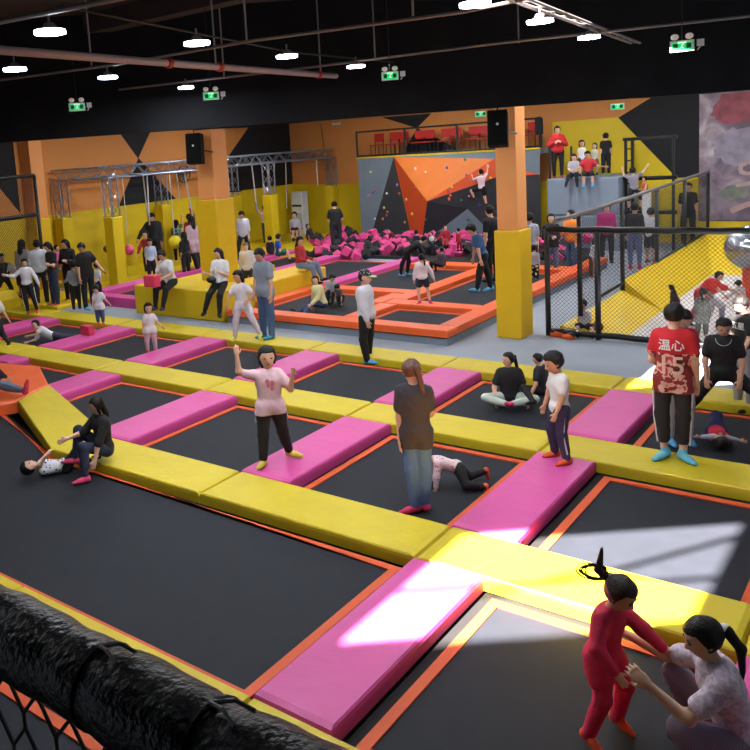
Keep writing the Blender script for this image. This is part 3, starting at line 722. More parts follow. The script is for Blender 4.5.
# ------------------------------------------------------------------ foreground handrail
hr = empty('padded_handrail', (-.9, .61, 3.03), 'thick black foam covered handrail with cable ties crossing the lower left corner', 'handrail')
P0 = Vector((-1.083, .624, 3.019)); P1 = Vector((-.808, .610, 3.039)); dr = (P1-P0).normalized(); dr.z = .055; dr.normalize()
RR = .056
def hp(t): return P0 + dr*t
random.seed(5)
pp, rr = [], []
t = -.9
while t < 1.25:
    pp.append(hp(t)); rr.append(RR*(1+.035*math.sin(t*23)+.02*math.sin(t*61)+random.uniform(-.006, .006))); t += .02
for tie in (.265, .47):
    for k in range(len(pp)):
        d = (pp[k]-hp(tie)).length
        if d < .03: rr[k] *= .93 + .07*(d/.03)
MB().tube(pp, RR, 40, rr=rr).build('foam_sleeve', FOAMR, hr)
PT = mat('grey plastic tie', (96, 98, 104), .3)
up2 = Vector((0, 0, 1)); side = dr.cross(up2).normalized(); upn = side.cross(dr).normalized()
for tie in (.265, .47):
    c = hp(tie); b = MB()
    b.tube([c + side*(math.cos(a*math.pi/12)*RR*.97) + upn*(math.sin(a*math.pi/12)*RR*.97) for a in range(25)], .0028, 6)
    tb = b.build('cable_tie', mat('black plastic tie', (14, 14, 15), .35), hr)
    for sgn in (1, -.6):
        q = c + upn*RR*.99; b2 = MB(); b2.tube([q, q+dr*(.035)+upn*.012+side*(.012*sgn), q+dr*.06+upn*.006+side*(.02*sgn)], .0026, 6); b2.build('tie_tail', PT, tb)
# net below the rail: hexagonal mesh hanging straight down
hn = MB(); sp = .085; base = hp(0)
hx_ = Vector((dr.x, dr.y, 0)).normalized()
def np_(i, j, k):
    # hex lattice: i col, j row ; k 0/1 which vertex
    a = sp*1.0; x = i*a + (a/2 if j % 2 else 0); z = -j*a*.86 - (a*.29 if k else 0)
    return base + hx_*(x) + Vector((0, 0, -.05 + z))
for j in range(16):
    for i in range(-14, 14):
        a = np_(i, j, 0); b_ = np_(i, j, 1); hn.tube([a, b_], .003, 5, cap=False)
        i2 = i if j % 2 == 0 else i+1
        c1 = np_(i2-1, j+1, 0) ; c2 = np_(i2, j+1, 0)
        hn.tube([b_, c1], .003, 5, cap=False); hn.tube([b_, c2], .003, 5, cap=False)
tag(hn.build('safety_net', NETM, loc=tuple(base)), 'black knotted safety net hanging below the handrail', 'net')
# ------------------------------------------------------------------ light
sun = bpy.data.lights.new('sun', 'SUN'); sun.energy = 130; sun.angle = math.radians(.8); sun.color = (1, .91, .84)
so = bpy.data.objects.new('sun', sun); col.objects.link(so)
so.rotation_euler = Vector((0, -math.cos(EL), math.sin(EL))).to_track_quat('Z', 'Y').to_euler(); so.location = (0, -10, 8)
wd = bpy.data.worlds.new('sky'); sc.world = wd; wd.use_nodes = True
wd.node_tree.nodes['Background'].inputs[0].default_value = (.76, .85, 1.0, 1); wd.node_tree.nodes['Background'].inputs[1].default_value = .36
sc.view_settings.view_transform = 'Standard'; sc.view_settings.look = 'None'; sc.view_settings.exposure = -0.2; sc.view_settings.gamma = 1
sc.view_settings.use_curve_mapping = False
sc.cycles.use_denoising = True; sc.cycles.max_bounces = 6; sc.cycles.diffuse_bounces = 3; sc.cycles.glossy_bounces = 3
sc.cycles.use_adaptive_sampling = False; sc.cycles.sample_clamp_indirect = 4
# ------------------------------------------------------------------ figures: smooth union of limb volumes meshed as one surface
def v3(a): return np.array(a, float)
def nrm(a): a = v3(a); return a/max(np.linalg.norm(a), 1e-9)
def sd_rc(P, a, b, ra, rb, fl=None):
    ab = b-a; L2 = float(ab@ab)+1e-12
    t = np.clip(((P-a)@ab)/L2, 0, 1)
    D = P - a - t[..., None]*ab
    if fl is not None:  # flattened along axis fl[0] by factor fl[1]
        s = D@fl[0]; D = D + (s*(1/fl[1]-1))[..., None]*fl[0]
    return np.sqrt((D*D).sum(-1)) - (ra + (rb-ra)*t)
def sd_el(P, c, A, r):
    q = (P-c)@A.T
    k0 = np.sqrt(((q/r)**2).sum(-1)); k1 = np.sqrt(((q/(r*r))**2).sum(-1))+1e-9
    return k0*(k0-1)/k1
def surf(prims, vox, k, cuts=(), wr=0., seed=0):
    """prims -> (verts, faces) by surface nets; cuts are callables f(P)->sdf combined with max"""
    lo = np.full(3, 1e9); hi = -lo
    bb = []
    for p in prims:
        if p[0] == 'rc': m = max(p[3], p[4]); a = np.minimum(p[1], p[2])-m; b = np.maximum(p[1], p[2])+m
        else: m = max(p[3]); a = p[1]-m; b = p[1]+m
        bb.append((a, b)); lo = np.minimum(lo, a); hi = np.maximum(hi, b)
    lo = lo - 2*vox - k*.3; hi = hi + 2*vox + k*.3
    n = np.ceil((hi-lo)/vox).astype(int)+1
    ax = [lo[i]+np.arange(n[i])*vox for i in range(3)]
    F = np.full(n, 9.0)
    for p, (a, b) in zip(prims, bb):
        mg = k + 2*vox
        i0 = np.maximum(np.floor((a-mg-lo)/vox).astype(int), 0); i1 = np.minimum(np.ceil((b+mg-lo)/vox).astype(int)+1, n)
        g = np.stack(np.meshgrid(ax[0][i0[0]:i1[0]], ax[1][i0[1]:i1[1]], ax[2][i0[2]:i1[2]], indexing='ij'), -1)
        d = sd_rc(g, *p[1:]) if p[0] == 'rc' else sd_el(g, *p[1:4])
        sl = tuple(slice(i0[i], i1[i]) for i in range(3)); f = F[sl]
        h = np.clip(.5+.5*(f-d)/k, 0, 1); F[sl] = np.where(f > 5, d, f*(1-h)+d*h-k*h*(1-h))
    g = np.stack(np.meshgrid(*ax, indexing='ij'), -1)
    if wr:
        F += wr*(np.sin(g[..., 2]*55+3*np.sin(g[..., 0]*21+seed)+seed)*np.sin(g[..., 0]*26+g[..., 1]*31+seed*2))
    for c in cuts: F = np.maximum(F, c(g))
    F[0] = F[-1] = 1; F[:, 0] = F[:, -1] = 1; F[:, :, 0] = F[:, :, -1] = 1
    S = F < 0
    c8 = np.zeros(np.array(F.shape)-1, int)
    corners = [(i, j, l) for i in (0, 1) for j in (0, 1) for l in (0, 1)]
    def sh(A, o): return A[o[0]:A.shape[0]-1+o[0], o[1]:A.shape[1]-1+o[1], o[2]:A.shape[2]-1+o[2]]
    for o in corners: c8 += sh(S, o)
    act = (c8 > 0) & (c8 < 8); idx = np.full(act.shape, -1); ids = np.argwhere(act)
    if len(ids) == 0: return np.zeros((0, 3)), []
    idx[act] = np.arange(len(ids))
    acc = np.zeros((len(ids), 3)); cn = np.zeros(len(ids))
    for a_ in corners:
        for d in range(3):
            if a_[d]: continue
            b_ = list(a_); b_[d] = 1
            fa = sh(F, a_)[act]; fb = sh(F, tuple(b_))[act]
            m = (fa < 0) != (fb < 0)
            t = np.where(m, fa/np.where(m, fa-fb, 1), 0)
            q = np.tile(np.array(a_, float), (len(ids), 1)); q[:, d] = t
            acc += q*m[:, None]; cn += m
    V_ = lo + (ids + acc/cn[:, None])*vox
    faces = []
    for d in range(3):
        e = [(1, 2), (2, 0), (0, 1)][d]
        A = S; sl0 = [slice(1, -1)]*3; sl0[d] = slice(0, -1); sl1 = [slice(1, -1)]*3; sl1[d] = slice(1, None)
        s0 = A[tuple(sl0)]; s1 = A[tuple(sl1)]
        q = np.argwhere(s0 != s1); 
        if len(q) == 0: continue
        base = q.copy()
        for dd in range(3):
            if dd != d: base[:, dd] += 1
        def cell(o1, o2):
            c = base.copy(); c[:, e[0]] -= o1; c[:, e[1]] -= o2; return idx[c[:, 0], c[:, 1], c[:, 2]]
        f = np.stack([cell(1, 1), cell(0, 1), cell(0, 0), cell(1, 0)], 1)
        fl = ~s0[tuple(q.T)]; f[fl] = f[fl][:, ::-1]; faces.append(f)
    return V_, np.concatenate(faces)
def link_mesh(name, parts, m, parent, origin):
    vs, fs, o = [], [], 0
    for V_, F_ in parts:
        if len(V_) == 0: continue
        vs.append(V_); fs.append(np.asarray(F_)+o); o += len(V_)
    if not vs: return None
    V_ = np.concatenate(vs)-origin; F_ = np.concatenate(fs)
    me = bpy.data.meshes.new(name); me.vertices.add(len(V_)); me.vertices.foreach_set('co', V_.ravel())
    me.loops.add(F_.size); me.loops.foreach_set('vertex_index', F_.ravel().astype(np.int32))
    me.polygons.add(len(F_)); me.polygons.foreach_set('loop_start', np.arange(0, F_.size, 4, dtype=np.int32)); me.polygons.foreach_set('loop_total', np.full(len(F_), 4, dtype=np.int32))
    me.polygons.foreach_set('use_smooth', np.ones(len(F_), bool)); me.update(calc_edges=True)
    for q in (m if isinstance(m, (list, tuple)) else [m]): me.materials.append(q)
    ob = bpy.data.objects.new(name, me); col.objects.link(ob); ob.parent = parent
    sm = ob.modifiers.new('smooth', 'SMOOTH'); sm.factor = .5; sm.iterations = 2
    return ob
def hand_prims(w, d, nrm_, side, s, curl):
    """w wrist, d direction, nrm_ palm normal, side towards thumb, s hand length"""
    pr = [('el', w+d*s*.27, np.array([d, side, nrm_]), np.array([s*.27, s*.21, s*.10])), ('rc', w-d*s*.1, w+d*s*.15, s*.15, s*.14)]
    ln = [.36, .43, .40, .30]
    for i in range(4):
        o = side*(s*(.15-.10*i)); b = w + d*s*.46 + o; L = s*ln[i]; fan = side*(.14-.09*i)
        d1 = nrm(d+fan+nrm_*curl*.5); d2 = nrm(d+fan+nrm_*curl*1.4); r = s*.047
        m = b+d1*L*.5; pr += [('rc', b-d*s*.14, m, r*1.1, r), ('rc', m, m+d2*L*.5, r, r*.8)]
    tb = w+d*s*.14+side*s*.15; t1 = tb+nrm(side*.75+d*.7+nrm_*.2)*s*.22; t2 = t1+nrm(side*.25+d+nrm_*.3*(1+curl))*s*.18
    pr += [('rc', tb, t1, s*.07, s*.056), ('rc', t1, t2, s*.054, s*.044)]
    return pr
SKIN = {'a': mat('skin', (226, 178, 150), .55), 'b': mat('skin tan', (218, 166, 136), .55)}
HAIR = {'pink': mat('pink hood', (226, 70, 140), .8), 'black': mat('black hair', (20, 17, 17), .55, spec=.3, bump=.5, bscale=70), 'brown': mat('brown hair', (92, 58, 44), .55, .25, 25, .5, 70), 'grey': mat('grey stubble', (120, 112, 108), .6), 'dkbrown': mat('dark brown hair', (44, 32, 28), .55, .2, 25, .5, 70)}
LIP = mat('lips', (176, 92, 84), .5); EYE = mat('dark eye', (24, 18, 16), .3); EYEW = mat('eye white', (225, 220, 214), .4)
def cloth(c, pat=None):
    nm = 'fabric %d %d %d %s' % (*c, pat or '')
    if nm in MATS: return MATS[nm]
    if pat is None: return mat(nm, c, .85, .06, 9, .25, 60)
    m = mat(nm, c, .85); N = m.node_tree.nodes; L = m.node_tree.links; b = N['Principled BSDF']
    tc = N.new('ShaderNodeTexCoord'); kind, c2, sc_ = pat
    if kind == 'spots':
        v = N.new('ShaderNodeTexVoronoi'); v.inputs['Scale'].default_value = sc_; L.new(tc.outputs['Object'], v.inputs['Vector'])
        r = N.new('ShaderNodeValToRGB'); r.color_ramp.elements[0].position = .26; r.color_ramp.elements[1].position = .34
        r.color_ramp.elements[0].color = (*lin(c2), 1); r.color_ramp.elements[1].color = (*lin(c), 1); L.new(v.outputs['Distance'], r.inputs['Fac']); L.new(r.outputs['Color'], b.inputs['Base Color'])
    elif kind == 'noise':
        v = N.new('ShaderNodeTexNoise'); v.inputs['Scale'].default_value = sc_; L.new(tc.outputs['Object'], v.inputs['Vector'])
        r = N.new('ShaderNodeValToRGB'); r.color_ramp.elements[0].position = .47; r.color_ramp.elements[1].position = .53
        r.color_ramp.elements[0].color = (*lin(c2), 1); r.color_ramp.elements[1].color = (*lin(c), 1); L.new(v.outputs['Fac'], r.inputs['Fac']); L.new(r.outputs['Color'], b.inputs['Base Color'])
    elif kind == 'below':  # second colour below a height, with camouflage blobs
        s = N.new('ShaderNodeSeparateXYZ'); L.new(tc.outputs['Object'], s.inputs[0])
        v = N.new('ShaderNodeTexNoise'); v.inputs['Scale'].default_value = 9; L.new(tc.outputs['Object'], v.inputs['Vector'])
        r = N.new('ShaderNodeValToRGB'); r.color_ramp.interpolation = 'CONSTANT'; e = r.color_ramp.elements
        e[0].position = 0; e[0].color = (*lin((130, 40, 44)), 1); e[1].position = .5; e[1].color = (*lin(c2), 1); x = e.new(.6); x.color = (*lin((196, 60, 80)), 1)
        L.new(v.outputs['Fac'], r.inputs['Fac'])
        mt = N.new('ShaderNodeMath'); mt.operation = 'LESS_THAN'; mt.inputs[1].default_value = sc_; L.new(s.outputs['Z'], mt.inputs[0])
        mx = N.new('ShaderNodeMix'); mx.data_type = 'RGBA'; L.new(mt.outputs[0], mx.inputs[0]); mx.inputs[6].default_value = (*lin(c), 1); L.new(r.outputs['Color'], mx.inputs[7]); L.new(mx.outputs[2], b.inputs['Base Color'])
    elif kind == 'stripe':
        v = N.new('ShaderNodeTexWave'); v.inputs['Scale'].default_value = sc_; v.bands_direction = 'DIAGONAL'; L.new(tc.outputs['Object'], v.inputs['Vector'])
        r = N.new('ShaderNodeValToRGB'); r.color_ramp.elements[0].position = .45; r.color_ramp.elements[1].position = .55
        r.color_ramp.elements[0].color = (*lin(c2), 1); r.color_ramp.elements[1].color = (*lin(c), 1); L.new(v.outputs['Fac'], r.inputs['Fac']); L.new(r.outputs['Color'], b.inputs['Base Color'])
    return m
def person(label, foot, z=0., top=None, h=None, kid=0., face=0, head=None, nod=0, roll=0, sp=(0, 0, 1), chest=None, hip=0, w=1.,
           L=None, R=None, l=None, r=None, shirt=((220, 220, 220), 'short'), hem=None, pants=((30, 30, 34), 1.), sock=(30, 30, 32), shoe=False,
           hair='black', hs='short', skin='a', anchor='feet', at=None, lift=0., pat=None, ppat=None, cap=None, front=None, sleeve=None, group=None, curl=.5, loose=1., dirs='view', tail=None):
    """view frame vectors: (right, towards camera, up). L/R arms, l/r legs (person's own sides)"""
    g = Vector(at) if at is not None else G(foot[0], foot[1], z)
    f0 = Vector((-g.x, -g.y, 0)).normalized()
    T = v3(f0); RT = v3((-f0.y, f0.x, 0)); UP = v3((0, 0, 1))
    def W(v): return nrm(RT*v[0] + T*v[1] + UP*v[2])
    def fd(a): a = math.radians(a); return T*math.cos(a) + RT*math.sin(a)
    S0 = W(sp)
    F0 = W(front) if front is not None else fd(face); F0 = nrm(F0 - S0*(F0@S0)); LS = np.cross(S0, F0)   # person's left
    if hip: Fh = fd(face+hip); Fh = nrm(Fh-S0*(Fh@S0)); LH = np.cross(S0, Fh)
    else: LH = LS; Fh = F0
    dfl = lambda s: (W_out(s), None)
    def solve(hh):
        K = kid; h_ = hh; hd = h_*(.135+.075*K); leg = h_*(.49-.085*K); ank = h_*.04
        T_ = h_*(.285+.01*K); N_ = h_*.045; ua = h_*(.168-.02*K); fa = h_*(.142-.015*K)
        J = {}
        J['pel'] = np.zeros(3)
        J['neck'] = S0*T_*1.02
        S1 = W(chest) if chest is not None else S0
        J['mid'] = S0*T_*.5; J['neck'] = J['mid'] + S1*T_*.52
        sw = h_*.085*w*(1-.05*K)
        F1 = nrm(F0 - S1*(F0@S1)); L1 = np.cross(S1, F1)
        for sd, s_, arm in (('L', 1, L), ('R', -1, R)):
            sh = J['neck'] + L1*(sw*s_) - S1*h_*.03
            a = arm or 'down'
            if a == 'down': u, f = nrm(-UP + L1*.13*s_), nrm(-UP + L1*.04*s_ + F1*.15)
            else: u, f = W(a[0]), W(a[1])
            if a != 'down' and len(a) > 2 and a[2] == 'b':
                u = nrm(L1*a[0][0]*s_ + F1*a[0][1] + S1*a[0][2]); f = nrm(L1*a[1][0]*s_ + F1*a[1][1] + S1*a[1][2])
            J['sh'+sd] = sh; J['el'+sd] = sh + u*ua; J['wr'+sd] = J['el'+sd] + f*fa; J['hd'+sd] = f; J['hn'+sd] = nrm(np.cross(f, u) if np.linalg.norm(np.cross(f, u)) > .2 else -L1*s_)
        for sd, s_, lg in (('L', 1, l), ('R', -1, r)):
            hp_ = LH*(h_*.05*s_*w)
            a = lg or 'st'
            if a == 'st': u, f, t = nrm(-UP + LH*.05*s_), nrm(-UP), Fh
            else:
                u, f = W(a[0]), W(a[1]); t = W(a[2]) if len(a) > 2 else None
                if t is None:
                    t = Fh - f*(Fh@f); t = nrm(t) if np.linalg.norm(t) > .2 else nrm(np.cross(LH, f))
            J['hp'+sd] = hp_; J['kn'+sd] = hp_ + u*leg*.5; J['an'+sd] = J['kn'+sd] + f*leg*.5; J['ft'+sd] = t
        HF = fd(face if head is None else head); HU = nrm(S1*.5 + UP*.5)
        if front is not None and anchor == 'lie': HU = S1; HF = F0
        if roll: HU = nrm(HU + RT*math.sin(math.radians(roll)))
        HF = HF - HU*(HF@HU); HF = nrm(HF); a = math.radians(nod); HF2 = HF*math.cos(a) - HU*math.sin(a); HU2 = HU*math.cos(a)+HF*math.sin(a)
        J['hc'] = J['neck'] + nrm(S1+UP*.3)*(N_*.75) + HU2*hd*.5 + HF2*hd*.06; J['HF'] = HF2; J['HU'] = HU2; J['hdz'] = hd
        fl = h_*.045
        low = min(min(J['an'+s_][2]-ank for s_ in 'LR'), J['pel'][2]-h_*.075 if anchor != 'feet' else 1e9, min(J['kn'+s_][2]-h_*.04 for s_ in 'LR'))
        if anchor == 'lie': low = min(low, J['hc'][2]-hd*.42, J['neck'][2]-h_*.06, J['pel'][2]-h_*.06)
        if anchor == 'feet': ctr = (J['anL']+J['anR'])/2
        elif anchor == 'footL': ctr = J['anL']
        elif anchor == 'footR': ctr = J['anR']
        elif anchor == 'knee': ctr = (J['knL']+J['knR'])/2
        else: ctr = J['pel']
        if anchor == 'seat': low = -h_*.06
        off = v3((g.x, g.y, g.z+lift)) - v3((ctr[0], ctr[1], low))
        for k_ in list(J):
            if k_[:2] in ('sh', 'el', 'wr', 'hp', 'kn', 'an') or k_ in ('pel', 'neck', 'mid', 'hc'): J[k_] = J[k_]+off
        return J, h_
    if h is None:
        lo_, hi_ = .4, 2.2
        for _ in range(22):
            m_ = (lo_+hi_)/2; J, _h = solve(m_); tp = J['hc'] + J['HU']*J['hdz']*.5
            if proj(tp)[1] > top: lo_ = m_
            else: hi_ = m_
        h = (lo_+hi_)/2
    J, _ = solve(h)
    dist = float(np.linalg.norm(J['pel']-v3((0, 0, H)))); near = dist < 9.5; midr = dist < 17
    vox = min(.022, max(.0085, dist*.00125)); K = kid; f = 1+.22*K
    org = Vector((g.x, g.y, g.z + (0 if anchor == 'seat' else 0)))
    root = empty('person', org, label, 'person', group)
    O = v3(org); hd = J['hdz']; F1 = nrm(F0 - nrm(J['neck']-J['mid'])*(F0@nrm(J['neck']-J['mid'])))
    S1 = nrm(J['neck']-J['mid']); L1 = np.cross(S1, F1)
    A1 = np.array([L1, F1, S1]); A0 = np.array([LS, F0, S0]); AH = np.array([LH, nrm(Fh), S0])
    hc, HF, HU = J['hc'], J['HF'], J['HU']; HL = np.cross(HU, HF); AHd = np.array([HL, HF, HU])
    ww = w*(1+.12*K)
    def torso(infl, low=True):
        p = [('el', J['mid']+S1*h*.07, A1, np.array([.092*ww, .062*ww, .10])*h+infl), ('el', J['mid']-S0*h*.02, A0, np.array([.076*ww, .056*ww, .10])*h+infl),
             ('rc', J['shL']-L1*h*.012, J['shR']+L1*h*.012, h*.031*ww+infl*.5, h*.031*ww+infl*.5)]
        if infl > .001 and loose > 1.05: p.append(('rc', J['mid']+S1*h*.06, J['pel']+S0*h*(.02), h*.082*ww+infl*.5, h*.085*ww+infl*.5, (F0, .72)))
        if low: p.append(('el', J['pel']+S0*h*.015, AH, np.array([.086*ww, .066*ww, .075])*h+infl))
        return p
    # body
    B = torso(0) + [('rc', J['neck']-S1*h*.01, hc-HU*hd*.2, h*.029*f, h*.027*f)]
    head_p = [('el', hc+HU*hd*.08-HF*hd*.03, AHd, np.array([.365, .43, .42])*hd), ('el', hc-HU*hd*.2+HF*hd*.1, AHd, np.array([.27, .28, .29])*hd)]
    if near or midr:
        head_p += [('rc', hc+HF*hd*.34+HU*hd*.0, hc+HF*hd*.45-HU*hd*.12, hd*.045, hd*.06), ('el', hc+HL*hd*.37-HF*hd*.02-HU*hd*.02, AHd, np.array([.04, .08, .11])*hd), ('el', hc-HL*hd*.37-HF*hd*.02-HU*hd*.02, AHd, np.array([.04, .08, .11])*hd)]
    B += head_p
    for s_ in 'LR':
        sh, el, wr = J['sh'+s_], J['el'+s_], J['wr'+s_]
        B += [('rc', sh, el, h*.030*f, h*.023*f), ('rc', el, wr, h*.0235*f, h*.0155*f)]
        hp_, kn, an, t = J['hp'+s_], J['kn'+s_], J['an'+s_], J['ft'+s_]
        B += [('rc', hp_, kn, h*.055*f*ww, h*.034*f), ('rc', kn, an, h*.034*f, h*.021*f), ('rc', kn+(an-kn)*.12-nrm(t)*h*.012, kn+(an-kn)*.55-nrm(t)*h*.01, h*.031*f, h*.022*f)]
    parts = [surf(B, vox, h*.018)]
    hv = .0055 if near else (.008 if midr else .012)
    for s_ in 'LR':
        d = J['hd'+s_]; n_ = J['hn'+s_]; n_ = nrm(n_-d*(n_@d)); sd_ = np.cross(n_, d)
        if sd_@F1 < 0: sd_ = -sd_
        parts.append(surf(hand_prims(J['wr'+s_], d, n_ if n_@L1*(1 if s_ == 'L' else -1) < 0 else -n_, sd_, h*.105, curl), hv, h*.006))
    link_mesh('body', parts, SKIN[skin], root, O)
    # face
    if midr:
        fcam = nrm(v3((0, 0, H))-hc)
        if HF@fcam > -.55:
            for s_ in (1, -1):
                c = hc + HL*hd*.155*s_ + HF*hd*.375 + HU*hd*.03
                link_mesh('eye', [surf([('el', c, AHd, np.array([.062, .035, .026])*hd*(1.0 if near else 1.15))], hd*.013, .001)], EYE, root, O)
                if near: link_mesh('eyebrow', [surf([('el', c+HU*hd*.085+HF*hd*.01, AHd, np.array([.08, .03, .016])*hd)], hd*.012, .001)], HAIR['dkbrown'], root, O)
            c = hc + HF*hd*.37 - HU*hd*.255
            link_mesh('mouth', [surf([('el', c, AHd, np.array([.085, .03, .026])*hd)], hd*.013, .001)], LIP, root, O)
    # hair
    hr_ = HAIR[hair]; hp2 = [('el', hc+HU*hd*.10-HF*hd*.05, AHd, np.array([.44, .49, .48])*hd)]
    def hcut(P):
        y = (P-hc)@HF; z_ = (P-hc)@HU
        a = np.minimum(y-(.06*hd+.45*np.maximum(z_+.05*hd, 0)), .27*hd-z_)
        return np.maximum(a, -(z_+(.30 if hs != 'buzz' else .1)*hd))
    if hs == 'buzz': hp2 = [('el', hc+HU*hd*.09-HF*hd*.04, AHd, np.array([.375, .44, .43])*hd)]
    if hs != 'cap':
        link_mesh('hair', [surf(hp2, min(vox, .012), .004, [hcut], wr=hd*.022 if hs != 'buzz' else 0)], hr_, root, O)
    bk = hc - HF*hd*.48 + HU*hd*.08
    if hs == 'pony':
        q = tail or [(-HF*.5+UP*.3)*.12, (-HF*.35-UP)*.5, (-HF*.05-UP)*.9]
        pts_ = [bk] + ([bk+v3(x)*hd*1.6 for x in q] if tail is None else [bk+(RT*x[0]+T*x[1]+UP*x[2])*hd for x in tail])
        pr = [('rc', a, b, ra, rb) for a, b, ra, rb in zip(pts_, pts_[1:], [hd*.09, hd*.14, hd*.13, hd*.11], [hd*.14, hd*.13, hd*.05, hd*.03])]
        link_mesh('ponytail', [surf(pr, min(vox, .012), hd*.06, wr=hd*.008)], hr_, root, O)
    if hs in ('long', 'bob'):
        LL = 1.25 if hs == 'long' else .55
        b0 = hc - HF*hd*.28; b1 = J['neck'] - F1*h*.055 + S1*h*.0
        pr = [('rc', b0, b1 if hs == 'long' else b0-HU*hd*.45, hd*.36, hd*.30, (F1, .6))]
        if hs == 'long': pr.append(('rc', b1, b1-nrm(UP+S1)*hd*.7-F1*h*.01, hd*.29, hd*.12, (F1, .5)))
        for s_ in (1, -1): pr.append(('rc', hc+HL*hd*.36*s_+HU*hd*.05, hc+HL*hd*.34*s_-HU*hd*(.5 if hs == 'long' else .32)-HF*hd*.08, hd*.12, hd*.09))
        link_mesh('long_hair', [surf(pr, min(vox, .014), hd*.08, wr=hd*.012)], hr_, root, O)
    if hs == 'bun': link_mesh('hair_bun', [surf([('el', bk+HU*hd*.2, AHd, np.array([.17, .17, .17])*hd)], .01, .004, wr=.003)], hr_, root, O)
    if hs == 'pigtails':
        for s_ in (1, -1): link_mesh('pigtail', [surf([('rc', hc+HL*hd*.4*s_-HF*hd*.2+HU*hd*.2, hc+HL*hd*.62*s_-HF*hd*.3-HU*hd*.25, hd*.12, hd*.07)], .01, .004)], hr_, root, O)
    if hs == 'cap':
        link_mesh('hair', [surf([('el', hc+HU*hd*.04-HF*hd*.06, AHd, np.array([.39, .44, .40])*hd)], vox, .004, [lambda P: np.maximum((P-hc)@HF-.02*hd, -((P-hc)@HU+.3*hd))])], hr_, root, O)
        link_mesh('cap', [surf([('el', hc+HU*hd*.16-HF*hd*.03, AHd, np.array([.42, .47, .42])*hd)], vox, .004, [lambda P: -((P-hc)@HU-.14*hd)])], cloth((30, 30, 34), ('spots', (220, 220, 220), 40)) if cap is None else cloth(*cap), root, O)
        link_mesh('cap_brim', [surf([('el', hc+HU*hd*.16+HF*hd*.5, AHd, np.array([.3, .34, .045])*hd)], .01, .004)], cloth((206, 222, 150)), root, O)
    # shirt
    sc_, sl = shirt[0], shirt[1]; inf = h*.013*loose; hm = hem if hem is not None else -.02
    tp = torso(inf)
    if hm < -.05: tp.append(('rc', J['pel']+LH*h*.03, J['pel']-LH*h*.03, h*.075*ww, h*.075*ww, (nrm(Fh), .85))); tp += [('rc', J['hp'+s_], J['hp'+s_]+(J['kn'+s_]-J['hp'+s_])*.45, h*.066*f*ww, h*.064*f*ww) for s_ in 'LR']
    frac = {'short': (.62, 0), 'long': (1, .92), 'none': (0, 0), 'half': (1, .12)}[sl]
    for s_ in 'LR':
        sh, el, wr = J['sh'+s_], J['el'+s_], J['wr'+s_]
        if sleeve is not None:
            link_mesh('sleeve', [surf([('rc', sh, el, h*.036*f, h*.031*f), ('rc', el, el+(wr-el)*.9, h*.031*f, h*.023*f)], vox, h*.01)], cloth(sleeve), root, O)
            continue
        if frac[0]: tp.append(('rc', sh, sh+(el-sh)*frac[0], h*.034*f+inf*.5, (h*.030*f+inf*.8) if sl == 'short' else h*.029*f+inf*.5))
        if frac[1]: tp.append(('rc', el, el+(wr-el)*frac[1], h*.029*f+inf*.5, h*.0215*f+inf*.4))
    pel = J['pel']
    nk = J['neck']+S1*h*.012
    cuts = [lambda P: np.maximum(-(((P-pel)@S0) - hm*h), -9) if hm > -.2 else -(((P-pel)@S0) - hm*h), lambda P: ((P-nk)@nrm(S1-F1*.25)) - h*.012]
    arm_guard = [J['elL'], J['elR'], J['wrL'], J['wrR']]
    def cutA(P):   # hem plane only near the trunk axis
        d = -(((P-pel)@S0) - hm*h)
        rad = np.sqrt(np.maximum(((P-pel)**2).sum(-1)-((P-pel)@S0)**2, 0))
        return np.where(rad < h*.125*ww, d, -9.)
    raised = any(((J['el'+s_]-J['sh'+s_])@S1) > .05*h for s_ in 'LR')
    cu = [cutA]
    if not raised: cu.append(cuts[1])
    tpm = cloth(sc_, pat)
    link_mesh('shirt', [surf(tp, vox, h*.02, cu, wr=h*.0016, seed=len(label))], tpm, root, O)
    # trousers
    pc, pl_ = pants
    if pc is not None:
        pp_ = [('el', J['pel']-S0*h*.005, AH, np.array([.082*ww, .064*ww, .062])*h+h*.006), ('rc', J['pel']+LH*h*.03, J['pel']-LH*h*.03, h*.057*ww, h*.057*ww)]
        for s_ in 'LR':
            hp_, kn, an = J['hp'+s_], J['kn'+s_], J['an'+s_]
            if pl_ <= .5: pp_.append(('rc', hp_, hp_+(kn-hp_)*(pl_*2), h*.062*f*ww, h*(.058 if pl_ < .45 else .045)*f))
            else:
                tq = nrm(J['ft'+s_]); pp_ += [('rc', hp_, kn, h*.0575*f*ww, h*.041*f), ('rc', kn+(an-kn)*.1-tq*h*.012, kn+(an-kn)*min(.6, (pl_-.5)*2)-tq*h*.01, h*.037*f, h*.030*f), ('rc', kn, kn+(an-kn)*min(1, (pl_-.5)*2), h*.041*f, h*.030*f*min(loose, 1.1))]
        link_mesh('trousers' if pl_ > .5 else 'shorts', [surf(pp_, vox, h*.018, wr=h*.0012, seed=3)], cloth(pc, ppat), root, O)
    # socks / shoes
    nmf = 'shoe' if shoe else 'sock'
    for s_ in 'LR':
        an, kn, t = J['an'+s_], J['kn'+s_], nrm(J['ft'+s_]); dn = nrm(an-kn); fh = h*.028*f
        t = nrm(t - dn*(t@dn)*.85)
        hl = an + dn*h*.012 - t*h*.015
        pr = [('rc', an-dn*h*.03, hl, h*.024*f, h*.026*f), ('rc', hl, an+dn*h*.018+t*h*.06, h*.026*f, h*.023*f), ('rc', an+dn*h*.018+t*h*.05, an+dn*h*.022+t*h*.105, h*.024*f, h*.018*f, (dn, .75))]
        link_mesh(nmf, [surf(pr, min(vox, .014), h*.012)], cloth(sock), root, O)
    return root, J, h
ND = (0, 0, -1)
PPL = {}
def kid_of(root, nm):
    for q in bpy.data.objects:
        if q.parent == root and q.name.split('.')[0] == nm: return q
    return root
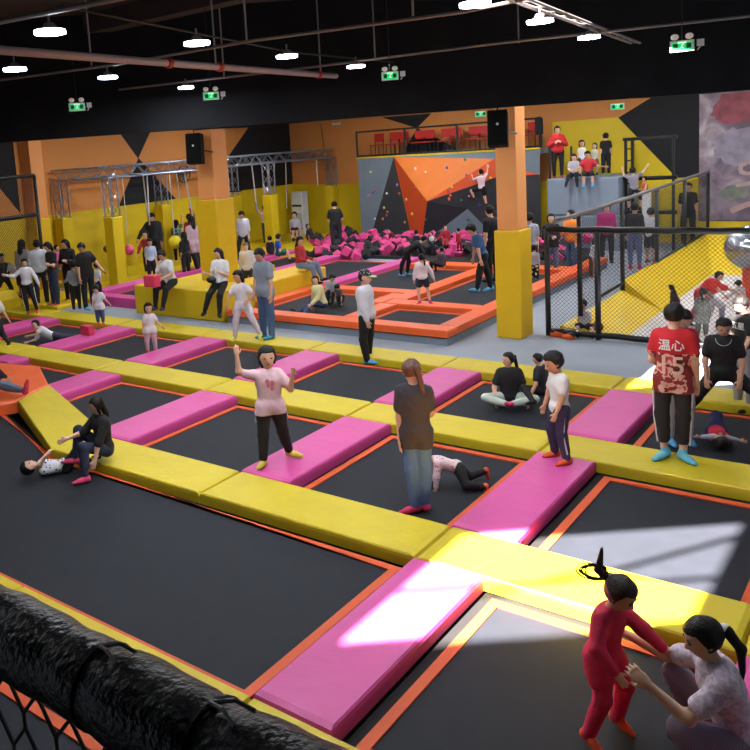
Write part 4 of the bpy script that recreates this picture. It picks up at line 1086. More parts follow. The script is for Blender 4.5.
def pr(key, *a, **k):
    PPL[key] = person(*a, **k)
BLK = (28, 28, 31); NAVY = (34, 38, 58); JEAN = (64, 84, 116); WHT = (226, 224, 222)
# ---- nearest figures
pr('wback', 'woman with long brown ponytail in charcoal tee and blue jeans, seen from behind', (420, 511), ZB, 360, face=170, head=200, nod=20, w=.93,
   l=((.04, .03, -1), (.05, 0, -1), (-.6, .3, 0)), r=((0, -.08, -1), (-.05, -.05, -1), (-.5, -.5, 0)),
   L=((-.1, .05, -1), (-.03, .05, -1)), R=((.1, -.35, -.9), (-.3, -.6, -.6)),
   shirt=((58, 54, 62), 'short'), hem=-.10, pants=((84, 118, 176), .97), sock=(214, 60, 104), hair='brown', hs='pony', tail=[(.1, .15, .05), (.25, .28, -.6), (.4, .2, -1.3)], loose=1.3)
pr('crawl', 'toddler in pink flowered top and black trousers crawling behind the woman with brown ponytail', (468, 487), ZB, h=.95, kid=.8, anchor='knee', face=-55, front=(-.3, .2, -.9), head=-70, nod=15,
   sp=(-.82, .25, .32), l=((.3, .5, -.6), (.9, -.25, -.15)), r=((.55, -.2, -.55), (.95, -.5, .15)), L=((-.15, .2, -1), (-.05, .1, -1)), R=((-.25, -.2, -1), (-.1, -.1, -1)),
   shirt=((232, 206, 210), 'long'), pat=('spots', (190, 110, 124), 28), hem=-.02, pants=(BLK, 1), sock=(236, 92, 50), hs='short', curl=.2)
pr('girlpink', 'girl in pale pink tee and black trousers with one arm raised on the pink walkway', (277, 462), .012, 347, kid=.45, face=8, nod=2,
   l=((.18, -.1, -1), (.22, -.3, -1), (.8, .5, -.1)), r=((-.1, .1, -1), (-.06, .05, -1), (-.35, .8, 0)),
   R=((-.75, .1, .25), (-.05, .1, 1)), L=((.55, .2, -.75), (.15, .35, .85)),
   shirt=((236, 196, 206), 'short'), hem=-.06, pants=(BLK, .93), sock=(226, 206, 84), hs='bob', curl=.25, loose=1.2)
pr('boywhite', 'small boy in white tee, navy trousers and orange socks standing on the pink walkway', (561, 460), .012, 353, kid=.65, face=-65, nod=22,
   l=((-.05, .1, -1), (.2, .15, -1), (-.6, .5, -.1)), r=((-.22, 0, -1), (.12, -.1, -1), (-.7, .3, 0)),
   L=((-.1, .2, -1), (-.35, .25, -.9)), R=((-.3, -.1, -1), (-.3, 0, -.9)),
   shirt=((232, 226, 226), 'short'), hem=-.04, pants=((52, 46, 80), 1), sock=(232, 92, 48), hs='short', skin='b')
pr('redjersey', 'man in red and camouflage jersey with number on the back and black capri trousers', (674, 459), 0, 304, face=172, head=160, nod=12, w=1.0,
   l=((-.06, 0, -1), (.07, 0, -1), (-.35, .5, 0)), r=((.03, 0, -1), (.0, 0, -1), (.35, .5, 0)), R=((.22, 0, -1), (.08, -.3, -1)), L=((-.2, -.2, -1), (.25, -.8, -.5)),
   shirt=((200, 34, 46), 'short'), pat=('below', (224, 176, 160), 1.22), hem=-.09, pants=((34, 30, 34), .82), sock=(110, 190, 220), hs='short', loose=1.2)
pr('glasses', 'person in red shirt and pale trousers wearing glasses, half hidden behind the man in jersey', (679, 443), ZB, 312, face=20, head=35, nod=30,
   shirt=((206, 36, 52), 'short'), hem=-.06, pants=((176, 172, 176), .97), sock=(80, 150, 200), hs='short')
pr('straddle', 'man in black tee with thin necklace looking down, legs wide apart at right edge', (727, 428), ZB, 320, face=5, nod=24, w=1.12,
   r=((-.52, .1, -.85), (-.55, 0, -.85), (-.4, .8, 0)), l=((.75, 0, -.65), (.6, .1, -.9), (.5, .8, 0)),
   R=((-.2, .15, -1), (.08, .3, -1)), L=((.25, .15, -1), (-.12, .3, -1)), shirt=((26, 26, 28), 'short'), hem=-.04, pants=(BLK, 1), sock=BLK, hs='short', skin='b')
pr('blackprint', 'young man in black shirt with white writing looking down at the right edge', (744, 410), ZB, 298, face=-45, head=-55, nod=25,
   L=((-.2, .3, -1), (-.3, .6, -.5)), shirt=((24, 24, 26), 'short'), hem=-.05, pants=((150, 148, 150), 1), sock=BLK, hs='short')
pr('lying', 'small child in red top with pale sleeves lying on the black mat with arms spread', (716, 437), ZB, h=1.0, kid=.75, anchor='lie', face=0, head=0, front=(0, 0, 1),
   sp=(.12, .98, .04), L=((.9, .1, .12), (1, .15, -.1)), R=((-.9, .25, .12), (-1, .15, -.1)),
   l=((.35, -.6, .8), (.1, -.35, -.8), (0, -1, 0)), r=((-.3, -.6, .85), (-.1, -.3, -.8), (0, -1, 0)),
   shirt=((214, 44, 70), 'long'), sleeve=(206, 204, 220), pants=((40, 44, 84), 1), sock=NAVY, hair='dkbrown', hs='short', curl=.15)
pr('girlred', 'little girl in bright red jumping with her ponytail flying up', (603, 736), ZB, 583, kid=.62, face=60, head=65, nod=25, lift=.03,
   sp=(.14, .1, 1), r=((.12, .3, -1), (-.35, .1, -.9), (.5, .6, -.4)), l=((.4, .0, -.9), (-.2, -.1, -1), (.6, .5, -.3)),
   R=((-.15, .5, -.8), (.6, .3, -.6)), L=((.7, .2, -.5), (.7, .15, -.6)),
   shirt=((224, 50, 86), 'long'), hem=-.09, pants=((224, 50, 86), 1), sock=(240, 96, 50), hair='dkbrown', hs='pony', tail=[(-.1, 0, .15), (-.25, 0, .3), (-.15, -.05, .95)], skin='b', loose=1.2)
pr('squat', 'woman with black ponytail in pale patterned tee squatting and holding hands with a girl', (703, 778), ZB, h=1.64, kid=0, face=-75, head=-70, nod=10,
   anchor='feet', sp=(-.28, .05, .95), l=((-.8, .45, .42), (.35, .1, -1), (-.9, .3, 0)), r=((-.8, -.35, .5), (.35, 0, -1), (-.9, -.2, 0)),
   L=((-.62, .35, -.62), (-.86, -.1, .62)), R=((-.75, -.3, -.3), (-1, -.25, .22)),
   shirt=((228, 216, 226), 'short'), pat=('noise', (204, 186, 208), 34), hem=-.03, pants=((150, 138, 158), 1), ppat=('stripe', (104, 96, 118), 30), sock=(90, 80, 90), hs='pony', tail=[(.15, 0, 0), (.45, .1, -.35), (.5, .15, -1.15)], curl=.6)
pr('sitleft', 'woman in black top and dark jeans sitting on the yellow strip, reaching down', (106, 460), 0, h=1.48, anchor='seat', face=-70, head=-85, nod=10, lift=0.07,
   sp=(-.05, .1, 1), l=((-.72, .45, .35), (.0, .25, -1), (-.9, .4, 0)), r=((-.72, -.1, .6), (-.2, .1, -1), (-.9, .2, 0)),
   L=((-.35, .3, -.85), (-.3, .2, -.9)), R=((-.6, .1, -.6), (-.7, .1, -.15)),
   shirt=((30, 26, 30), 'half'), hem=-.03, pants=((40, 46, 70), .95), sock=(222, 70, 116), hs='long', curl=.5)
pr('lieleft', 'small child in black and white clothes lying on the black mat beside the sitting woman', (66, 471), ZB, h=1.02, kid=.8, anchor='lie', face=0, front=(.1, .25, 1),
   sp=(-.95, .1, .10), L=((-.1, .7, .2), (.5, .3, .7)), R=((-.2, -.6, .3), (.6, -.3, .5)),
   l=((.75, .35, .35), (.8, .1, -.5), (.6, 0, .8)), r=((.6, -.3, .75), (.7, 0, -.7), (.6, 0, .8)),
   shirt=((214, 214, 220), 'short'), pat=('spots', (60, 60, 66), 22), pants=((26, 28, 40), 1), sock=BLK, hs='short', curl=.4)
pr('legleft', 'person in faded jeans and pink socks on the orange pad, cut by left edge', (-7, 391), .08, h=1.68, anchor='seat', face=50, lift=.06,
   sp=(-.3, 0, 1), l=((-.3, -.8, .1), (-.6, .1, -.3), (.0, -.5, -.5)), r=((.64, .76, -.01), (.62, .76, -.06), (.5, .6, .5)), L=((.3, .1, -.8), (.5, .2, -.5)), R=((.1, .3, -.9), (.4, .3, -.6)),
   shirt=((30, 30, 36), 'long'), pants=((104, 124, 150), .93), sock=(214, 56, 84), hs='long')
pr('whiteback', 'person in white top kneeling on the yellow strip at the left edge', (-3, 344), 0, h=1.35, kid=.2, anchor='knee', face=200, nod=20, sp=(.1, -.1, 1),
   l=((-.2, .3, -.8), (.2, .6, -.3)), r=((.2, .3, -.8), (.2, .6, -.3)), R=((.3, .1, -.9), (.3, 0, -.6)), shirt=((222, 216, 214), 'short'), pants=(BLK, 1), hs='short')
# ---- middle court
pr('sitwoman', 'woman in black tee and pale trousers sitting cross-legged, head turned to the left', (510, 404), ZB, 353, anchor='hip', face=5, head=-55, w=1.05,
   l=((.72, .62, .12), (-.85, .35, -.1), (-.8, .5, 0)), r=((-.72, .62, .15), (.8, .45, -.1), (.8, .6, 0)), L=((.3, .25, -.9), (.15, .4, -.8)), R=((-.35, .2, -.9), (.05, .6, -.6)),
   shirt=((26, 25, 28), 'short'), hem=-.03, pants=((190, 200, 188), .95), sock=(220, 66, 112), hs='pony', loose=1.3)
pr('sitman', 'man in dark tee sitting behind the small boy, looking to the left', (544, 404), ZB, 354, anchor='hip', face=-120, head=-95, nod=12,
   sp=(-.12, -.05, 1), l=((-.8, .4, .25), (.3, .5, -.3), (-.8, .4, 0)), r=((-.4, -.8, .3), (.2, -.3, -.8)), L=((-.1, .5, -.9), (-.35, .2, -.8)), R=((0, -.3, -.9), (-.2, -.4, -.6)),
   shirt=((34, 36, 46), 'short'), hem=0, pants=(BLK, 1), sock=BLK, hs='short', skin='b', loose=1.3)
pr('cap', 'child in checked cap, white long sleeved shirt and black trousers standing in side view', (368, 362), ZB, 270, face=70, nod=10, kid=.25, w=1.12, lift=0,
   sp=(-.05, 0, 1), l=((.0, -.1, -1), (-.1, 0, -1), (.9, .4, -.1)), r=((-.12, .1, -1), (.12, .05, -1), (.9, .5, -.1)), L=((.1, -.1, -1), (.15, 0, -1)), R=((.12, .2, -1), (.2, .15, -1)),
   shirt=((222, 218, 224), 'long'), hem=-.04, pants=((20, 20, 22), 1), sock=(96, 176, 232), hs='cap', loose=1.6)
pr('manjeans', 'man in grey polo shirt and blue jeans standing at the walkway edge, head bowed', (268, 338), 0, 250, face=-50, nod=28, w=1.08,
   L=((.05, .2, -1), (-.05, .2, -1)), R=((-.2, 0, -1), (-.2, .2, -1)), shirt=((138, 150, 162), 'short'), hem=-.07, pants=((72, 100, 140), 1), sock=(70, 150, 190), hs='short', skin='b', loose=1.3)
pr('girljump', 'girl in white tee and pale pink trousers leaping with long black hair', (248, 345), 0, 271, kid=.4, face=-25, head=-45, nod=10, lift=.12,
   sp=(-.05, 0, 1), r=((-.3, .1, -1), (-.12, -.1, -1), (-.3, .5, -.7)), l=((.35, .2, -.9), (.4, -.1, -.95), (.1, .5, -.8)), R=((-.55, 0, -.8), (-.25, .2, -.95)), L=((.55, 0, -.7), (-.5, .5, -.4)),
   shirt=((236, 226, 230), 'short'), hem=-.06, pants=((228, 212, 220), .97), sock=(214, 206, 90), hs='long', skin='b')
pr('benchw', 'woman in white tee and black trousers sitting on the yellow bench with a phone', (221, 291), .64, h=1.68, anchor='seat', face=-30, head=-50, nod=15, lift=.08,
   sp=(.05, -.1, 1), l=((-.25, .8, -.5), (-.1, .1, -1), (.1, 1, -.2)), r=((-.45, .75, -.45), (-.35, -.0, -1), (-.3, .9, -.2)), L=((.05, .3, -.9), (-.75, .4, .45)), R=((-.25, .2, -.9), (-.4, .5, .25)),
   shirt=((232, 228, 230), 'short'), hem=0, pants=((22, 22, 24), .94), sock=(24, 24, 26), shoe=True, hs='long')
pr('benchm', 'man in white tee sitting on the yellow bench holding a pink foam block', (171, 289), .64, h=1.68, anchor='seat', face=-45, head=-50, nod=25, lift=.08, w=1.1,
   sp=(-.18, .1, 1), l=((-.45, .85, -.3), (-.25, .1, -1), (-.3, .9, -.1)), r=((-.7, .7, -.3), (-.1, .1, -1), (-.6, .8, -.1)), L=((-.0, .45, -.8), (-.85, .4, -.15)), R=((-.4, .1, -.9), (-.7, .5, -.2)),
   shirt=((228, 226, 228), 'short'), hem=0, pants=((24, 24, 27), 1), sock=(60, 50, 80), shoe=True, hs='short', skin='b')
pr('toddlerw', 'toddler in white tee and pink trousers walking on the mat in the left middle', (152, 352), ZB, 303, kid=.9, face=10, nod=5, r=((-.15, .1, -1), (.0, 0, -1)), l=((.1, .1, -1), (.05, 0, -1)),
   R=((-.25, .1, -1), (-.2, .2, -.9)), L=((.45, .1, -.85), (.6, .2, -.7)), shirt=((236, 228, 230), 'short'), hem=-.08, pants=((226, 182, 196), .97), sock=(226, 80, 70), hs='bob')
pr('boyjeans', 'small boy in white tee and short jeans standing beside the red pink block', (101, 326), .012, 286, kid=.75, face=-20, head=-40, nod=35, L=((.5, .1, -.85), (.6, .1, -.75)), R=((-.3, .3, -.9), (-.2, .2, -.8)),
   shirt=((228, 230, 234), 'short'), hem=-.08, pants=((70, 100, 136), .85), sock=(232, 90, 56), hs='short')
pr('crawlboy', 'boy in white tee lying on his front over the pink walkway', (54, 341), ZB, h=1.15, kid=.5, anchor='hip', face=-70, head=-50, nod=-15, lift=-.02,
   sp=(-.85, -.2, .52), l=((.8, .4, -.15), (.9, .3, 0)), r=((.85, .1, -.1), (.9, 0, 0)), L=((-.7, .4, -.6), (-.95, .1, -.05)), R=((-.6, .5, -.7), (-.9, .2, -.1)), shirt=((222, 224, 230), 'short'), pants=((60, 60, 80), 1), hs='short')
# ---- crowd at the left
pr('runw', 'woman in white long sleeved top and black side striped trousers stepping forward, arms out', (33, 313), 0, 259, face=-10, nod=5, l=((.15, .15, -1), (.2, -.2, -1)), r=((.0, 0, -1), (.1, .1, -1)),
   R=((-.75, .2, -.6), (-.85, .3, .35)), L=((.45, .1, -.85), (.3, .2, -.9)), shirt=((234, 230, 236), 'long'), hem=-.01, pants=((26, 26, 30), 1), sock=(206, 50, 70), hs='pony')
pr('bendwhite', 'person in white top bending forward over the crash mat at the far left', (22, 299), 0, h=1.4, kid=.2, face=-100, nod=30, sp=(-.75, .1, .55), L=((-.4, .2, -.9), (-.4, .1, -.8)), R=((-.4, -.2, -.9), (-.4, 0, -.8)), shirt=((232, 222, 222), 'half'), pants=(BLK, .4), hs='short')
pr('blackkid', 'child dressed in black stepping over the yellow mat at the left edge', (6, 302), 0, 254, kid=.4, face=30, r=((-.4, .2, -.9), (-.1, 0, -1)), l=((.35, 0, -.9), (.1, 0, -1)), R=((-.5, .1, -.7), (.2, .4, -.5)), shirt=((26, 26, 28), 'long'), pants=(BLK, 1), sock=(220, 200, 80), hs='short')
pr('darkh', 'girl with long dark hair and pale pink top in the crowd at the far left', (27, 300), 0, 240, kid=.15, face=150, nod=10, shirt=((206, 190, 204), 'long'), pants=((60, 60, 90), 1), sock=(200, 50, 70), hs='long')
pr('greyback', 'person in light grey shirt and dark trousers seen from behind in the left crowd', (43, 304), 0, 240, face=175, shirt=((206, 210, 220), 'long'), hem=-.03, pants=((32, 34, 44), 1), hs='short', w=1.1, loose=1.4, L=((-.2, -.2, -1), (.1, -.5, -.7)))
pr('blacktee', 'young woman in black tee and dark jeans with bare forearms in the left crowd', (56, 306), 0, 243, face=-60, head=-80, nod=25, shirt=((26, 26, 28), 'short'), pants=((40, 50, 76), 1), sock=(200, 60, 90), hs='bob', L=((-.1, .3, -1), (-.3, .6, .2)))
pr('mother', 'woman with long hair in black carrying a child in pink', (72, 301), 0, 240, face=-30, head=-60, nod=15, shirt=((24, 23, 26), 'long'), pants=((24, 24, 28), 1), sock=(190, 40, 80), hs='long', L=((.1, .4, -.9), (-.7, .5, .2)), R=((-.2, .4, -.9), (.5, .7, .1)), w=1.1)
pr('pinkchild', 'toddler in pink held by the long haired woman in black', (61, 307), .95, h=.75, kid=1, at=tuple(G(66, 301, 0)+Vector((-.06, -.1, .86))), face=60, l=((.2, .8, -.4), (0, .1, -1)), r=((-.3, .8, -.4), (0, .1, -1)), shirt=((228, 100, 150), 'long'), pants=((228, 110, 160), 1), sock=WHT, hs='short')
pr('greykid', 'child in grey hooded top and black trousers seen from behind in the left crowd', (77, 309), 0, 261, kid=.4, face=190, shirt=((132, 136, 144), 'long'), pants=((24, 24, 27), 1), hs='short', L=((-.3, -.2, -1), (-.4, -.3, -.2)))
pr('mantee', 'tall man in black tee with one arm out at the right of the left crowd', (90, 309), 0, 244, face=35, head=-30, nod=25, sp=(-.06, .1, 1), L=((.55, .2, -.8), (.55, .3, -.75)), shirt=((28, 28, 30), 'short'), pants=((26, 27, 32), 1), sock=(100, 190, 210), hs='short', w=1.12, skin='b', loose=1.4)
pr('whitekid', 'small child in white behind the tall man in black tee', (100, 300), 0, 262, kid=.6, face=120, shirt=((224, 226, 232), 'short'), pants=((26, 26, 34), 1), hs='short')
pr('hoodman', 'man in black jacket standing by the truss with his arms reaching down', (157, 271), .0, 214, face=-15, nod=30, R=((-.6, .3, -.7), (-.4, .5, -.6)), shirt=((26, 28, 32), 'long'), pants=(BLK, 1), hs='short', w=1.15, loose=1.6)
pr('redkid', 'child in dark red top beside the man in black jacket', (149, 275), 0, 231, kid=.35, face=-30, R=((-.5, .2, -.8), (-.3, .2, -.9)), shirt=((168, 40, 54), 'long'), pants=(BLK, 1), hs='short')
pr('palekid', 'boy in pale blue shirt and black trousers behind the seated man', (153, 282), 0, 239, kid=.3, face=0, nod=15, shirt=((186, 202, 224), 'half'), pants=((26, 26, 30), 1), hs='short')
pr('bluepat', 'child in patterned blue top near the yellow hanging ball', (179, 262), .05, 220, kid=.3, face=160, R=((.3, -.1, .8), (.1, 0, 1)), shirt=((120, 150, 160), 'short'), pat=('noise', (60, 84, 70), 16), pants=(BLK, 1), hs='bob')
pr('blackgirl', 'girl with long hair in black standing left of the square column', (187, 278), 0, 232, kid=.3, face=-140, shirt=((26, 26, 28), 'half'), pants=(BLK, 1), hs='long')
pr('pinktunic', 'woman in dusty pink tunic and black leggings left of the square column', (199, 275), 0, 216, face=-150, shirt=((206, 170, 182), 'long'), hem=-.16, pants=((28, 26, 30), 1), hs='long', l=((.2, 0, -1), (.2, 0, -1)))
pr('behindcol', 'person with raised arm partly hidden behind the left column', (193, 266), 0, 214, face=150, R=((.0, 0, 1), (-.3, 0, 1)), shirt=((180, 60, 60), 'long'), pants=(BLK, 1), hs='short')
pr('edgecol', 'dark dressed person mostly hidden just right of the left column', (232, 275), 0, 226, face=90, shirt=((30, 26, 30), 'long'), pants=(BLK, 1), hs='short')
pr('teen', 'slim teenager in white tee and dark trousers walking with head down', (244, 262), .0, 212, face=-20, nod=30, l=((.1, 0, -1), (.1, 0, -1)), r=((-.3, .2, -1), (-.15, -.1, -1)), shirt=((214, 212, 216), 'half'), hem=-.05, pants=((34, 38, 50), 1), hs='short', loose=1.3)
pr('baldman', 'older man with shaved head in white shirt behind the man in grey polo', (250, 300), -.05, 243, face=-20, nod=25, shirt=((226, 222, 226), 'long'), pants=((60, 60, 66), 1), hair='grey', hs='buzz', w=1.1)
pr('wallgirl', 'girl in pale pink top climbing the padded wall with raised arms', (267, 243), .1, 205, kid=.35, face=200, L=((-.5, -.2, .5), (-.2, -.1, .9)), R=((.2, -.2, .8), (0, -.1, 1)), shirt=((224, 190, 206), 'long'), pants=((60, 62, 70), 1), hs='pony')
pr('bluekid', 'boy in bright blue and green shirt sitting at the rear edge', (279, 262), .1, 234, kid=.3, anchor='hip', face=110, nod=15, l=((.8, 0, .2), (.3, 0, -1)), r=((.7, .4, .2), (.3, 0, -1)), shirt=((36, 76, 170), 'short'), pants=((40, 100, 70), .4), hs='short')
pr('headkid', 'black haired child with white collar next to the boy in blue', (271, 258), .1, 236, kid=.5, anchor='hip', face=170, l=((.3, -.8, .2), (.3, 0, -1)), r=((-.3, -.8, .2), (.3, 0, -1)), shirt=((30, 30, 40), 'long'), pants=(BLK, 1), hs='short')
pr('redwoman', 'woman in red sweater and pale jeans sitting on the bench by the orange pads', (301, 271), .58, h=1.55, anchor='seat', face=60, head=35, nod=15, lift=.07, l=((.9, -.1, -.1), (.3, .1, -1)), r=((.85, .45, -.15), (.2, .1, -1)), L=((.2, .1, -.9), (.6, .3, -.1)), R=((.1, .3, -.9), (.7, .4, -.1)),
   shirt=((176, 44, 52), 'long'), pants=((110, 134, 160), 1), hs='long')
pr('manblack', 'man in black shirt and black trousers standing with his back turned before the foam pit', (337, 252), 0, 202, face=185, nod=30, L=((-.2, -.1, -1), (.5, -.6, -.1)), R=((.25, -.1, -1), (-.2, -.7, -.1)), shirt=((34, 34, 38), 'short'), pants=((44, 42, 48), 1), hs='short', w=1.1, loose=1.4)
pr('seatwhite', 'child in white and black sitting on the mat by the air conditioner', (296, 240), .12, 212, kid=.2, anchor='hip', face=-20, l=((-.4, .7, .4), (0, .3, -1)), r=((.3, .8, .4), (0, .3, -1)), shirt=((190, 186, 196), 'short'), pants=(BLK, .5), hs='short')
pr('seatdark', 'dark haired person in black leaning back by the foam pit edge', (313, 242), .25, 224, kid=.2, anchor='hip', face=40, l=((.8, .4, .3), (.6, .2, -.8)), r=((.7, .6, .2), (.7, .2, -.6)), sp=(-.4, 0, .9), shirt=((36, 34, 38), 'long'), pants=((50, 50, 60), .9), hs='bob')
pr('yellowhood', 'woman in pale yellow sweatshirt sitting on the raised trampoline, looking back', (322, 311), ZP-.1, 276, anchor='hip', face=-60, head=-15, sp=(-.22, 0, 1), l=((-.85, .35, .15), (-.2, .5, -.3), (-.9, .3, 0)), r=((-.6, .7, .15), (-.6, .4, -.3), (-.9, .3, 0)), L=((-.3, .4, -.8), (-.6, .4, -.5)),
   shirt=((216, 214, 156), 'long'), hem=-.04, pants=((58, 70, 104), 1), hs='bob', w=1.1, loose=1.7)
pr('greychild', 'child in light grey top squatting on the raised trampoline', (330, 303), ZP-.1, 275, kid=.4, anchor='hip', face=30, nod=35, sp=(.15, .2, .9), l=((.6, .5, .3), (-.1, 0, -1)), r=((.1, .8, .4), (-.1, 0, -1)), shirt=((176, 178, 186), 'long'), pants=(BLK, 1), hs='short', L=((.4, .3, -.8), (.3, .2, -.9)))
pr('bentboy', 'boy with head bowed low in grey top beside the squatting child', (338, 305), ZP-.1, 286, kid=.4, anchor='hip', face=-30, head=-40, nod=40, sp=(.1, .6, .6), l=((.4, .8, .2), (-.2, 0, -1)), r=((-.3, .8, .3), (-.1, 0, -1)), shirt=((90, 90, 98), 'short'), pants=(BLK, 1), hs='short', skin='b')
pr('shortsgirl', 'girl in white sweater and dark shorts bouncing with her back turned', (425, 308), ZP-.1, 254, face=170, head=215, kid=.15, lift=.08, l=((-.12, .05, -1), (.02, .05, -1), (-.3, .3, -.9)), r=((.2, 0, -1), (.15, .1, -1), (.3, .3, -.9)), L=((-.3, 0, -1), (-.15, 0, -1)), R=((.5, -.1, -.8), (.3, .1, -1)),
   shirt=((232, 214, 222), 'long'), hem=-.02, pants=((40, 46, 64), .3), sock=(220, 50, 110), hs='pony', w=1.05, loose=1.7)
pr('bendblack', 'person all in black bending forward on the rear raised trampoline', (404, 276), ZP-.1, 237, kid=.1, face=100, nod=20, sp=(.85, 0, .5), l=((.15, 0, -1), (-.2, 0, -1)), r=((-.45, 0, -.9), (-.2, 0, -1)), L=((.3, 0, -.9), (.0, 0, -1)), R=((.4, .2, -.8), (.2, .1, -1)), shirt=((20, 20, 22), 'long'), pants=((20, 20, 22), 1), sock=(120, 180, 220), hs='short')
pr('stripesit', 'dark haired person in grey vest with pale trim sitting on the rear raised trampoline', (441, 272), ZP-.1, 247, anchor='hip', kid=.3, face=-150, head=-100, l=((-.9, -.1, .3), (.1, 0, -1)), r=((-.8, -.4, .3), (.1, 0, -1)), shirt=((78, 72, 82), 'long'), pants=(BLK, 1), hs='short', sp=(.1, 0, 1))
# ---- foam pit and climbing wall
pr('redmom', 'woman in dark red top sitting among the foam cubes', (446, 246), .25, 225, anchor='hip', face=10, l=((-.4, .8, .2), (0, .6, -.5)), r=((.3, .8, .2), (0, .6, -.5)), R=((-.4, .2, -.7), (-.5, .5, -.3)), shirt=((170, 34, 48), 'long'), pants=((150, 40, 50), 1), hs='bun')
pr('redkidpit', 'child in red standing in the foam pit beside the seated woman', (459, 252), .25, 228, kid=.4, face=-120, shirt=((176, 30, 52), 'long'), pants=((180, 30, 60), 1), hs='short', anchor='hip', l=((0, -.6, -.4), (0, 0, -1)), r=((.2, -.6, -.4), (0, 0, -1)))
pr('whitepit', 'small child in white among the foam cubes left of the woman in dark red', (432, 246), .25, 232, kid=.7, anchor='hip', face=-40, l=((-.3, .8, .2), (0, .6, -.5)), r=((.3, .8, .2), (0, .6, -.5)), shirt=((216, 226, 230), 'short'), pants=((60, 70, 80), 1), hs='short')
pr('mandeep', 'person in dark red shirt lying half buried in the foam cubes', (395, 244), .25, 228, kid=.2, anchor='hip', face=-60, sp=(-.4, 0, .8), l=((.5, .6, .2), (.5, .4, -.4)), r=((.7, .3, .2), (.5, .4, -.4)), shirt=((112, 34, 48), 'long'), pants=((40, 36, 40), 1), hs='short')
pr('pitdark', 'dark haired child between the bending person and the pit cubes', (417, 248), .25, 230, kid=.5, anchor='hip', face=150, l=((-.3, .8, .2), (0, .6, -.5)), r=((.3, .8, .2), (0, .6, -.5)), shirt=((44, 40, 46), 'long'), pants=(BLK, 1), hs='short')
pr('climber', 'child in pale pink shirt climbing high on the wall beside the column', (482, 216), 0, h=1.25, kid=.35, anchor='hip', at=tuple(ray(482, 203)*(25.55/ray(482, 203).y)+Vector((0, 0, H-.12))), face=150, head=-120, R=((.5, -.2, .8), (.1, -.2, 1)), L=((-.5, -.4, -.2), (-.2, -.5, .5)), l=((-.7, -.2, -.2), (.3, 0, -.9)), r=((.1, -.2, -.8), (.2, 0, -1)), shirt=((222, 190, 198), 'short'), pants=(BLK, .35), hs='short', skin='b')
pr('blackcol', 'person in blue tee bending forward beside the right column with one blue sock forward', (484, 291), ZP-.1, 226, kid=.25, face=-70, nod=35, sp=(-.25, .1, .95), l=((-.3, .1, -1), (-.15, .1, -1)), r=((.3, 0, -1), (.2, 0, -1)), L=((-.1, .2, -1), (.2, .2, -.9)), shirt=((52, 96, 140), 'short'), pants=(BLK, 1), sock=(110, 190, 240), hs='short', skin='b')
pr('blackbehind', 'person in black standing behind the bending figure at the right column', (493, 282), ZP-.1, 206, face=-130, nod=15, shirt=((22, 22, 24), 'short'), pants=((22, 22, 24), 1), hs='short', w=1.1)
# ---- beyond the right column and behind the fence
pr('dotshirt', 'person in dotted grey shirt just right of the right column', (531, 283), 0, 213, face=200, shirt=((150, 150, 160), 'short'), pat=('spots', (60, 60, 66), 18), pants=(BLK, 1), hs='short')
pr('starpants', 'child in grey top and black trousers with pale patches beside the column', (535, 284), 0, 245, kid=.4, face=160, shirt=((176, 168, 172), 'long'), pants=((26, 26, 28), 1), ppat=('spots', (226, 222, 190), 9), hs='short', L=((.4, 0, -.9), (.5, 0, -.8)))
pr('fencewoman', 'woman in black sweater and blue jeans standing behind the fence corner', (552, 277), 0, 214, face=10, L=((.1, .2, -1), (-.7, .6, .1)), R=((-.1, .2, -1), (.7, .6, .1)), shirt=((28, 26, 32), 'long'), hem=-.06, pants=((92, 116, 146), 1), sock=(210, 60, 70), hs='bob', loose=1.5)
pr('orangewoman', 'woman with black hair in orange top and jeans behind the fence', (572, 272), 0, 210, face=-40, head=-80, R=((-.3, .3, -.9), (-.5, .6, .1)), shirt=((236, 130, 44), 'long'), hem=-.05, pants=((56, 90, 124), 1), sock=(230, 60, 120), hs='bob', loose=1.5)
pr('magenta', 'person in magenta tee and black trousers standing behind the fence', (607, 263), 0, 204, face=10, nod=15, shirt=((176, 42, 112), 'half'), hem=-.05, pants=((34, 30, 38), 1), hs='short', w=1.15, loose=1.6)
pr('whitedots', 'child in white spotted top crouching behind the fence below the magenta tee', (594, 277), 0, 238, kid=.4, face=60, sp=(.2, 0, 1), l=((.5, .3, -.8), (-.2, 0, -1)), shirt=((220, 220, 226), 'long'), pat=('spots', (120, 130, 150), 20), pants=((90, 60, 50), 1), sock=(220, 60, 70), hs='bob')
pr('greyskirt', 'person in black top and grey blue trousers with red socks behind the sloping rail', (635, 269), 0, 203, face=170, L=((-.3, -.1, -1), (.1, -.3, -.9)), shirt=((26, 26, 30), 'long'), hem=-.0, pants=((96, 110, 150), .9), sock=(214, 36, 60), hs='short')
pr('whitetop', 'child in white top and dark shorts behind the white post', (651, 263), 0, 208, kid=.2, face=150, shirt=((226, 226, 232), 'short'), hem=-.04, pants=((30, 34, 48), .42), sock=(190, 50, 60), hs='short', w=1.15)
pr('redvest', 'child in red vest high up behind the sloping rail', (645, 214), 1.05, 180, kid=.3, face=-60, at=tuple(ray(645, 205)*(25.8/ray(645, 205).y)*1.0+Vector((0, 0, H)))[:2]+(1.12,), h=1.0, L=((-.2, .2, -.9), (-.7, .3, .1)), shirt=((200, 80, 60), 'none'), pants=(BLK, .4), hs='short', skin='b')
pr('blackman', 'man in black tee and black trousers standing alone by the yellow wall', (688, 244), 0, 183, face=10, nod=10, shirt=((30, 28, 32), 'short'), pants=((24, 24, 28), 1), sock=(90, 90, 120), hs='short', w=1.1, skin='b')
